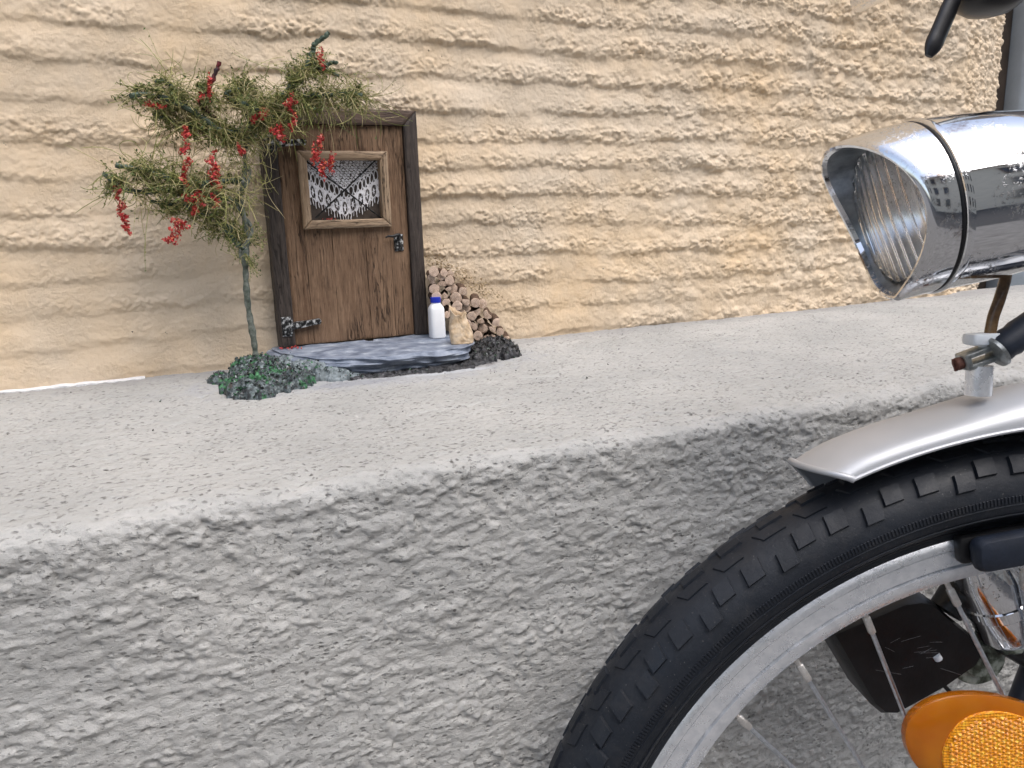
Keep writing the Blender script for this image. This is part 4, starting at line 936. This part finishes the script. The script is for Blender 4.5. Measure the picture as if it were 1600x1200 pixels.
# tyre
def tyre_pt(th, ps, h=0.0):
    rad = .3085 + (.0280 + h) * math.cos(ps) ; ax = (.0285 + h) * math.sin(ps)
    return WC + (E1 * math.cos(th) + E2 * math.sin(th)) * rad + E3 * ax
prof = []
for i in range(41):
    ps = R(-142 + 284 * i / 40); rad = .3085 + .0280 * math.cos(ps); ax = .0285 * math.sin(ps)
    if abs(ps) > R(112): k = (abs(ps) - R(112)) / R(30); ax = math.copysign(abs(ax) * (1 - k) + .0118 * k, ax)
    prof.append((ax, rad))
prof = [(.0115, .2790)] + [(-a, r) for a, r in prof][::1] + []
prof = [(-p[0], p[1]) for p in prof][1:]; prof = [(-.0112, .2795)] + prof + [(.0112, .2795)] if prof[0][0] < 0 else [(.0112, .2795)] + prof + [(-.0112, .2795)]
tyre = MB(); tyre.lathe(prof, fr, 260)
def knob(th0, th1, p0, p1, h, skew=0.0, taper=.86):
    tm, pm = (th0 + th1) / 2, (p0 + p1) / 2; nT, nP = 2, 2; V = []
    for hh, k in ((-.0012, 1.0), (h, taper)):
        for i in range(nT + 1):
            for j in range(nP + 1):
                pp = pm + (p0 + (p1 - p0) * j / nP - pm) * k
                tt = tm + (th0 + (th1 - th0) * i / nT - tm) * k + skew * (pp - pm); V.append(tyre_pt(tt, pp, hh))
    g = (nT + 1) * (nP + 1); F = []
    for i in range(nT):
        for j in range(nP):
            a = i * (nP + 1) + j; F.append((g + a, g + a + nP + 1, g + a + nP + 2, g + a + 1))
    per = [i * (nP + 1) for i in range(nT + 1)] + [nT * (nP + 1) + j for j in range(1, nP + 1)] + [i * (nP + 1) + nP for i in range(nT - 1, -1, -1)] + [j for j in range(nP - 1, 0, -1)]
    for i in range(len(per)):
        a, b = per[i], per[(i + 1) % len(per)]; F.append((a, b, g + b, g + a))
    tyre.add(V, F)
NP_ = 36; pit = 2 * math.pi / NP_
for i in range(NP_):
    t0 = i * pit + R(4)
    for sgn in (1, -1):
        o_ = 0 if sgn > 0 else pit * .5
        knob(t0 + o_, t0 + o_ + pit * .24, sgn * R(38), sgn * R(62), .0025, sgn * .02)
        knob(t0 + o_ + pit * .37, t0 + o_ + pit * .60, sgn * R(36), sgn * R(59), .0025, sgn * .02)
        knob(t0 + o_ + pit * .64, t0 + o_ + pit * .86, sgn * R(48), sgn * R(71), .0025, sgn * .02)
        knob(t0 + o_ + pit * .12, t0 + o_ + pit * .40, sgn * R(14), sgn * R(30), .0011, -sgn * .05)
        knob(t0 + o_ + pit * .58, t0 + o_ + pit * .88, sgn * R(10), sgn * R(27), .0011, -sgn * .05)
    knob(t0, t0 + pit * .30, -R(9), R(9), .0016); knob(t0 + pit * .5, t0 + pit * .8, -R(8), R(8), .0016)
for i in range(900):          # serrated sidewall band
    t0 = 2 * math.pi * i / 900; dt = 2 * math.pi / 900 * .5
    for sgn in (1,):
        V = []
        for hh, q in ((-.0003, 1), (.0006, .8)):
            for tt, pp in ((t0, 86), (t0 + dt, 86), (t0 + dt, 95), (t0, 95)): V.append(tyre_pt(tt, sgn * R(90.5 + (pp - 90.5) * q), hh))
        tyre.add(V, [(4, 5, 6, 7), (0, 1, 5, 4), (2, 3, 7, 6), (1, 2, 6, 5), (3, 0, 4, 7)])
for ps_ in (98, 112, 133):     # moulded lines
    tyre.lathe([(.0285 * math.sin(R(ps_ + d)) * (1 if ps_ < 112 else (1 - (ps_ - 112) / 30) + .0118 / .0285 / math.sin(R(ps_)) * ((ps_ - 112) / 30)) + e, .3085 + .0280 * math.cos(R(ps_ + d))) for d, e in ((-1.2, -.0003), (-.5, .0006), (.5, .0006), (1.2, -.0003))], fr, 200)
obj('tyre', tyre, M['rubber'], wheel, True, 32)
# spokes and nipples
devs = {0: 13.0, 1: -2.8, 2: -7.0, 3: -6.2}
for i in range(30):
    th = R(103.5 + 12 * i); dv = R(devs.get(i, 9 if i % 2 else -9)); d = (-math.cos(th + dv), -math.sin(th + dv))
    a0, b0 = .2545 * math.cos(th), .2545 * math.sin(th); sgn = 1 if i % 2 == 0 else -1
    off0 = -.010 + .002 * sgn
    def at(t_): return W(a0 + d[0] * t_, b0 + d[1] * t_, off0 + .026 * sgn * t_ / .22 * (1 if i > 3 else .4))
    mb = MB(); mb.tube([at(.012), at(.222)], .0015, 8); obj('spoke', mb, M['spoke'], wheel)
    mb = MB(); ax = (at(.02) - at(0)).normalized(); e_ = E3 - ax * E3.dot(ax); e_.normalize(); f_ = ax.cross(e_); rot = Matrix((f_, e_, ax)).transposed()
    mb.box(at(.0125), (.0046, .0040, .013), rot, bev=.0011); mb.tube([at(-.002), at(.0075)], .0017, 8); obj('nipple', mb, M['nipple'], wheel)
mb = MB(); mb.lathe([(-.045, .006), (-.045, .012), (-.034, .014), (-.033, .034), (-.029, .034), (-.028, .018), (.028, .018), (.029, .034), (.033, .034), (.034, .014), (.045, .012), (.045, .006)], fr, 40); obj('hub', mb, M['alu'], wheel)
# amber spoke reflector
rc, rot_ = (-.030, .1385), R(-24)
def oval(a, b, n=48, p=2.0):
    out = []
    for i in range(n):
        t_ = 2 * math.pi * i / n; c_, s_2 = math.cos(t_), math.sin(t_); x = a * math.copysign(abs(c_) ** (2 / p), c_); y = b * math.copysign(abs(s_2) ** (2 / p), s_2)
        out.append((x * math.cos(rot_) - y * math.sin(rot_), x * math.sin(rot_) + y * math.cos(rot_)))
    return out
mb = MB(); o3 = W(*rc, 0); n = 48; V = []; F = []
rings = [(0.064, .0345, .004), (.066, .0365, .006), (.066, .0365, .011), (.064, .0345, .0125), (.052, .030, .0148), (.030, .018, .0160)]
for a, b, d in rings: V += [o3 + E1 * x + E2 * y + E3 * d for x, y in oval(a, b)]
for q in range(len(rings) - 1):
    for i in range(n): F.append((q * n + i, q * n + (i + 1) % n, (q + 1) * n + (i + 1) % n, (q + 1) * n + i))
F += [tuple(range(n - 1, -1, -1)), tuple((len(rings) - 1) * n + i for i in range(n))]
mb.add(V, F); refl = obj('spoke_reflector', mb, M['amber'], bike, True, 50)
V = []; F = []
rings = [(.0425, .0300, .0142), (.0420, .0296, .0164), (.030, .020, .0170), (.002, .002, .0172)]
mb = MB()
for a, b, d in rings: V += [o3 + E1 * x + E2 * y + E3 * d for x, y in oval(a, b, 48, 2.3)]
for q in range(len(rings) - 1):
    for i in range(n): F.append((q * n + i, q * n + (i + 1) % n, (q + 1) * n + (i + 1) % n, (q + 1) * n + i))
F.append(tuple(3 * n + i for i in range(n))); mb.add(V, F)
# small pyramids of the prism field
for i in range(-13, 14):
    for j in range(-10, 11):
        x, y = i * .0031 + (j % 2) * .00155, j * .0027
        if (x / .040) ** 2 + (y / .0275) ** 2 > 1: continue
        X_, Y_ = x * math.cos(rot_) - y * math.sin(rot_), x * math.sin(rot_) + y * math.cos(rot_)
        c0 = o3 + E1 * X_ + E2 * Y_ + E3 * .0168; k = [c0 + (E1 * math.cos(R(60 * q + 20)) + E2 * math.sin(R(60 * q + 20))) * .0018 for q in range(6)]
        mb.add(k + [c0 + E3 * .0013 + E1 * .0002], [(q, (q + 1) % 6, 6) for q in range(6)])
obj('prism_field', mb, M['amber_prism'], refl, True, 20)
# mudguard
mb = MB(); V = []; nA, nC = 110, 25; A0, A1 = R(115.3), R(15)
def mg(a, ph, t_):
    lip = .3490 if ph > 0 else .3270
    crown = .3625 + .0080 * float(sstep(R(104), R(89), a)) - .0025 * float(sstep(R(111.5), R(115.3), a))
    rr_ = lip + (crown - lip + t_) * max(0.0, math.cos(ph)) ** .70
    front = R(2.9 if ph > 0 else 2.2) * (abs(ph) / R(90)) ** (1.5 if ph > 0 else 1.8)
    aa = a - front * max(0, 1 - (A0 - a) / R(14)); off = (.0305 + t_) * math.sin(ph)
    return WC + (E1 * math.cos(aa) + E2 * math.sin(aa)) * rr_ + E3 * off
for t_ in (0, -.0011):
    for i in range(nA + 1):
        for j in range(nC): V.append(mg(A0 + (A1 - A0) * i / nA, R(-90 + 180 * j / (nC - 1)), t_))
g = (nA + 1) * nC; F = []
for i in range(nA):
    for j in range(nC - 1):
        a = i * nC + j; F.append((a, a + 1, a + nC + 1, a + nC)); F.append((g + a, g + a + nC, g + a + nC + 1, g + a + 1))
    for j in (0, nC - 1): a = i * nC + j; F.append((a, a + nC, g + a + nC, g + a) if j == 0 else (a, g + a, g + a + nC, a + nC))
for j in range(nC - 1): F.append((j, g + j, g + j + 1, j + 1))
mb.add(V, F); mud = obj('mudguard', mb, M['fender'], bike, True, 60)
mb = MB(); mb.tube([mg(A0, R(-89 + 178 * j / 40), .0004) for j in range(41)], .0021, 10); obj('rolled_edge', mb, M['fender'], mud)
mb = MB()
for sg in (-1, 1): mb.tube([mg(A0 + (A1 - A0) * i / 80, sg * R(89), .0004) for i in range(81)], .0011, 6)
obj('side_bead', mb, M['fender'], mud)
# brake pad on the rim, caliper arm behind
bp = part_empty('brake_block', W(-.03, .276, .016), bike)
th = R(100.5); tdir = E1 * math.cos(R(8)) + E2 * math.sin(R(8)); rdir = E3.cross(tdir) ; rot = Matrix((tdir, rdir, E3)).transposed()
mb = MB(); mb.box(W(-.0285, .2765, .0155), (.060, .0205, .014), rot, bev=.0048); obj('rubber_block', mb, M['bluerubber'], bp)
mb = MB(); mb.box(W(-.0300, .2765, .0045), (.063, .017, .0085), rot, bev=.0020); obj('block_holder', mb, M['black'], bp)
mb = MB(); mb.tube([W(-.010, .277, .022), W(-.008, .277, .034), W(.01, .29, .040), W(.02, .33, .040), W(.025, .37, .030), W(.02, .395, .012)], .006, 12); obj('caliper_arm', mb, M['chrome2'], bp)
# dynamo behind the wheel
dy = part_empty('dynamo', W(-.06, .17, -.05), bike)
poly = [(-.1143, .1966), (-.0514 - .012, .2165), (-.0514, .2176), (-.043, .2155), (-.030, .203), (-.0189, .1936), (-.008, .184), (-.0045, .175), (-.0085, .1671), (-.030, .152), (-.055, .1385), (-.066, .1328), (-.0745, .1335), (-.0822, .1405), (-.1005, .172)]
mb = MB(); mb.prism(poly, W(0, 0, 0), E1, E2, E3, -.085, -.045, bev=.004); obj('housing', mb, M['black'], dy, True, 35)
mb = MB(); mb.tube([W(-.0395 , .1765, -.0452), W(-.0375, .1735, -.0450)], .0028, 10); obj('white_fleck', mb, M['nylon'], dy)
mb = MB()
for q in range(12):
    a = Vector((rnd.uniform(-.085, -.02), rnd.uniform(.165, .190), 0)); d = Vector((rnd.uniform(.006, .018), rnd.gauss(0, .004), 0)); mb.tube([W(a.x, a.y, -.0446), W(a.x + d.x, a.y + d.y, -.0443)], .00007, 3)
obj('cobweb', mb, m_plain('cobweb', (.35, .35, .36), .8), dy)
mb = MB(); mb.tube([W(-.030, .205, -.052), W(-.014, .225, -.055), W(.004, .222, -.055)], [.011, .013, .011], 14); obj('pivot', mb, M['black'], dy)
cl = part_empty('fork_leg', W(.02, .21, -.05), bike)
fo = W(-.002, .216, -.040); axd = (E1 * .42 - E2 * .91 + E3 * .0).normalized(); e1_ = (E1 - axd * E1.dot(axd)).normalized(); e2_ = axd.cross(e1_)
mb = MB(); mb.lathe([(-.034, .0), (-.034, .018), (-.020, .021), (-.004, .0205), (-.003, .0215), (.004, .0215), (.005, .0205), (.022, .0200), (.026, .018), (.027, 0)], (fo, axd, e1_, e2_), 40); obj('chrome_cap', mb, M['chrome'], cl)
for sg in (-1,):
    mb = MB(); mb.tube([W(0, 0, -.012 + sg * .048), W(.03, .10, -.012 + sg * .050), W(.065, .22, -.012 + sg * .046), W(.10, .36, -.012 + sg * .040), W(.108, .392, -.012 + sg * .030)], [.009, .010, .012, .014, .015], 16); obj('blade', mb, M['framepaint'], cl)
pl = part_empty('bracket_plate', W(.0, .158, -.056), bike)
mb = MB(); mb.lathe([(0, .0), (0, .019), (.002, .020), (.004, .019), (.005, .012), (.007, .012), (.0075, 0)], (W(-.001, .1655, -.060), E3, E1, E2), 28); obj('washer_disc', mb, M['corroded'], pl)
mb = MB(); mb.lathe([(0, .0), (0, .010), (.003, .012), (.006, .009), (.0065, 0)], (W(.018, .182, -.052), E3, E1, E2), 6); obj('nut', mb, M['corroded'], pl)
mb = MB(); mb.tube([W(.005, .185, -.06), W(.03, .17, -.058), W(.05, .15, -.055), W(.07, .20, -.05)], .010, 10); obj('strut', mb, M['black'], pl)
mb = MB(); mb.tube([W(-.032, .158, -.062), W(-.024, .146, -.062), W(-.012, .132, -.062)], .0016, 8); obj('dynamo_wire', mb, M['wire'], bike)
# near fork blade, crown, steerer, frame and handlebar (mostly past the frame's edge)
fk = part_empty('fork', W(.10, .40, -.012), bike)
mb = MB(); mb.tube([W(0, 0, -.012 + .048), W(.045, .10, .036), W(.085, .22, .034), W(.112, .36, .028), W(.118, .400, .018)], [.009, .010, .012, .014, .015], 16); obj('blade', mb, M['framepaint'], fk)
mb = MB(); mb.tube([W(.118, .398, -.045), W(.118, .402, .021)], .016, 16); mb.tube([W(.118, .398, -.012), W(.185, .60, -.012)], .017, 18); obj('head_tube', mb, M['framepaint'], fk)
mb = MB(); mb.tube([W(.185, .585, -.012), W(.62, .50, -.012)], .016, 16); mb.tube([W(.14, .455, -.012), W(.57, .0, -.012)], .018, 16); mb.tube([W(.57, .0, -.012), W(.68, .56, -.012)], .015, 16); obj('main_frame', mb, M['framepaint'], bike)
hb = part_empty('handlebar', W(.15, .66, -.012), bike)
mb = MB(); mb.tube([W(.185, .60, -.012), W(.200, .66, -.012), W(.15, .705, -.012)], .013, 14); mb.tube([W(.04, .700, -.34), W(.066, .700, -.20), W(.15, .705, -.05), W(.15, .705, .03), W(.12, .705, .14), W(.10, .705, .20)], .011, 14); obj('bar', mb, M['chrome2'], hb)
# lamp -----------------------------------------------------------------
LA = Vector((-.9025, .3935, -.1743)).normalized(); LS = Vector((.429, .855, -.291)); LS = (LS - LA * LS.dot(LA)).normalized(); LW = LS.cross(LA).normalized()
if LW.z < 0: LW = -LW
LC = Vector((.2137, -.5595, .1481))
lamp = part_empty('headlamp', LC, bike)
NPH = 96
def lring(fw, rad, dz=0.0):
    out = []
    for i in range(NPH):
        ph = 2 * math.pi * i / NPH; f_ = fw(ph) if callable(fw) else fw; r_ = rad(ph) if callable(rad) else rad
        out.append(LC + LA * f_ + (LW * math.cos(ph) + LS * math.sin(ph)) * r_ + LW * dz)
    return out
def fcut(ph, k=1.0): return (.0245 + .0087 * math.cos(ph) + .0068 * math.cos(2 * ph)) * k
def beak(ph): d = abs(((ph - math.pi + math.pi) % (2 * math.pi)) - math.pi); return math.exp(-(d / .30) ** 1.2)
def rrim(ph, dr=0.0): return .0450 + .0042 * beak(ph) + dr
def skin(name, rings, mat, parent, angle=35, closed=False):
    V = [p for r_ in rings for p in r_]; m_ = len(rings); F = []
    for q in range(m_ if closed else m_ - 1):
        q2 = (q + 1) % m_
        for i in range(NPH): j = (i + 1) % NPH; F.append((q * NPH + i, q * NPH + j, q2 * NPH + j, q2 * NPH + i))
    mb = MB(); mb.add(V, F); return obj(name, mb, mat, parent, True, angle)
# front ring: from the seam to the slanted lip, turning in to the lens
rings = [lring(.0006, .0455), lring(.0009, .0480), lring(.0020, .0491)]
for k in (.15, .35, .6, .8, .93): rings.append(lring(lambda p, k=k: .0014 + (fcut(p) - .0014) * k, lambda p, k=k: .0490 * (1 - k ** 2.2) + rrim(p, .0008) * k ** 2.2))
rings += [lring(lambda p: fcut(p), lambda p: rrim(p, .0002)), lring(lambda p: fcut(p) + .0010, lambda p: rrim(p, -.0010)), lring(lambda p: fcut(p) + .0006, lambda p: rrim(p, -.0024)), lring(lambda p: fcut(p) - .002, lambda p: rrim(p, -.0034))]
rings2 = [rings[-1]]; skin('front_ring', rings, M['chrome'], lamp, 40)
rings2 += [lring(lambda p: fcut(p) * .72 - .001, lambda p: .0402 + .0020 * beak(p)), lring(lambda p: .0040 + fcut(p) * .35, lambda p: .0390 + .001 * beak(p)), lring(lambda p: .0020 + fcut(p) * .30, .0370)]
skin('visor_lining', rings2, M['innersteel'], lamp, 0)
rings = [lring(-.0004, .0450), lring(-.0004, .0486), lring(-.0012, .0497), lring(-.0030, .0500), lring(-.0052, .0495), lring(-.0056, .0488), lring(-.020, .0486, -.0004), lring(-.040, .0474, -.0014), lring(-.058, .0452, -.0024), lring(-.074, .0415, -.0034), lring(-.088, .0355, -.0042), lring(-.098, .0270, -.005), lring(-.104, .0150, -.005), lring(-.106, .0005, -.005)]
skin('housing', rings, M['chrome'], lamp, 40)
skin('seam_shade_ring', [lring(-.0012, .0470), lring(-.0002, .04905), lring(.0007, .04905), lring(.0014, .0470)], M['black'], lamp, 0)  # black ring added as the shade inside the seam groove
# reflector bowl and ribbed lens
rings = [lring(lambda p: .0020 + fcut(p) * .28, .0385), lring(.004, .0350), lring(-.006, .0300), lring(-.016, .0220), lring(-.023, .0130), lring(-.026, .0040), lring(-.0262, .0005)]
skin('reflector_bowl', rings, M['bowl'], lamp, 0)
mb = MB(); mb.lathe([(-.026, .004), (-.016, .0042), (-.012, .0030), (-.010, .0005)], (LC, LA, LW, LS), 16); obj('bulb', mb, M['lens'], lamp)
N = 120; g_ = np.linspace(-1, 1, N); UU, VV = np.meshgrid(g_, g_, indexing='ij'); rad = np.hypot(UU, VV); msk = (rad < 1.0)[:-1, :-1] & (rad < 1.0)[1:, 1:]
def lensgrid(d, rib):
    Rl = .0386; x = UU * Rl; z = VV * Rl
    rib_ = np.abs(np.sin(UU * math.pi * 4.6 + .4)) ** .7
    base = .0054 + .30 * (.0245 + .0087 * VV + .0068 * (2 * VV ** 2 - 1) * rad) + .0058 * np.sqrt(np.clip(1 - (rad * .97) ** 2, 0, 1)) + d - rib * .0013 * rib_
    P = np.array(LC)[None, None] + base[..., None] * np.array(LA) + z[..., None] * np.array(LW) + x[..., None] * np.array(LS)
    return P
lens = grid_obj('lens', lensgrid(0, 1.0), M['lens'], lamp, msk)
so = lens.modifiers.new('glass', 'SOLIDIFY'); so.thickness = .0022; so.offset = -1
# lamp cable and the little cable stop on the mudguard
mb = MB(); mb.tube(sm([W(-.030, .452, -.012), W(-.0341, .4351, -.004), W(-.0405, .4213, 0), W(-.0436, .412, 0), W(-.0450, .4010, 0)], 6), .0032, 12); obj('cable', mb, M['cable'], lamp)
st = part_empty('cable_stop', W(-.05, .37, 0), bike)
mb = MB(); mb.tube([W(-.0502, .3660, 0), W(-.0502, .3835, 0)], .0072, 24); obj('post', mb, M['alu'], st, True, 30)
mb = MB(); cd_ = (W(-.0412, .3932) - W(-.0633, .3861)).normalized(); fz = cd_.cross(E3).normalized(); rot = Matrix((cd_, fz, E3)).transposed(); mid = W(-.0505, .3892, 0)
mb.box(mid + fz * .0034, (.022, .0032, .011), rot, bev=.0008); mb.box(mid - fz * .0034, (.022, .0032, .011), rot, bev=.0008); mb.box(mid - cd_ * .0095, (.0034, .0098, .011), rot, bev=.0008); obj('clamp', mb, M['zinc'], st)
mb = MB(); mb.lathe([(0, .0), (0, .0036), (.0025, .0040), (.0040, .0036), (.0044, 0)], (mid - cd_ * .0110, -cd_, fz, E3), 12); mb.box(mid - cd_ * .0155, (.0016, .0075, .0012), rot); obj('screw', mb, M['rustscrew'], st)
mb = MB(); mb.tube([W(-.0470, .3925, .0), W(-.0470, .3975, 0)], .0040, 12); mb.box(W(-.0480, .3993, 0), (.0200, .0125, .0068), Matrix((E1, E3, E2)).transposed(), bev=.0014); obj('nylon_nut', mb, M['nylon'], st)
mb = MB(); bd = (W(-.0316, .4011, .01) - W(-.0454, .3917, .01)).normalized(); e1_ = (E3 - bd * E3.dot(bd)).normalized(); e2_ = bd.cross(e1_); bo = W(-.0430, .3925, .004)
mb.lathe([(0, .0), (0, .0062), (.001, .0098), (.003, .0100), (.0032, .0085)], (bo - bd * .003, bd, e1_, e2_), 24); obj('ferrule', mb, M['zinc'], st)
mb = MB(); mb.lathe([(0, .0), (0, .0070), (.003, .0086), (.006, .0082), (.009, .0090), (.012, .0086), (.016, .0093), (.022, .0090), (.040, .0086), (.055, .006), (.056, 0)], (bo, bd, e1_, e2_), 24); obj('rubber_boot', mb, M['bluerubber'], st)
# brake lever on the far grip
lv = part_empty('brake_lever', W(.1, .66, -.2), bike)
OFF = -.18
mb = MB(); LP = [(.052, .690), (.0420, .668), (.0329, .6464), (.0213, .6206), (.0125, .6030)]
mb.tube(sm([W(a, b, OFF + .002 * i) for i, (a, b) in enumerate(LP)], 5), [.0062] * 6 + [.0066] * 6 + [.0070] * 5 + [.0072, .0066, .0054, .0030], 14, flat=.55, side=E1); obj('blade', mb, M['lever'], lv)
mb = MB(); mb.lathe([(-.0300, 0), (-.0296, .008), (-.0275, .016), (-.023, .0225), (-.016, .0262), (-.012, .0268), (-.010, .0262), (.004, .0262), (.010, .022), (.012, .0)], (W(.0640, .6640, OFF), E2, E1, E3), 36); obj('clamp_housing', mb, M['lever'], lv)
mb = MB(); mb.tube(sm([W(.0600, .690, OFF + .03), W(.0665, .6640, OFF + .034), W(.0745, .6456, OFF + .034), W(.0838, .6264, OFF + .030), W(.0976, .6045, OFF + .03), W(.125, .575, OFF + .04), W(.14, .53, OFF + .06), W(.125, .478, -.07), W(.075, .455, -.02), W(.030, .440, .003), W(.000, .4220, .004)], 6), [.0062 - .0017 * i / 60 for i in range(61)], 12); obj('brake_cable', mb, M['lever'], lv)
mb = MB(); mb.tube([LC - LA * .100 - LW * .005, LC - LA * .115 - LW * .012, W(.150, .500, -.012)], .009, 10); obj('bracket', mb, M['black'], lamp)
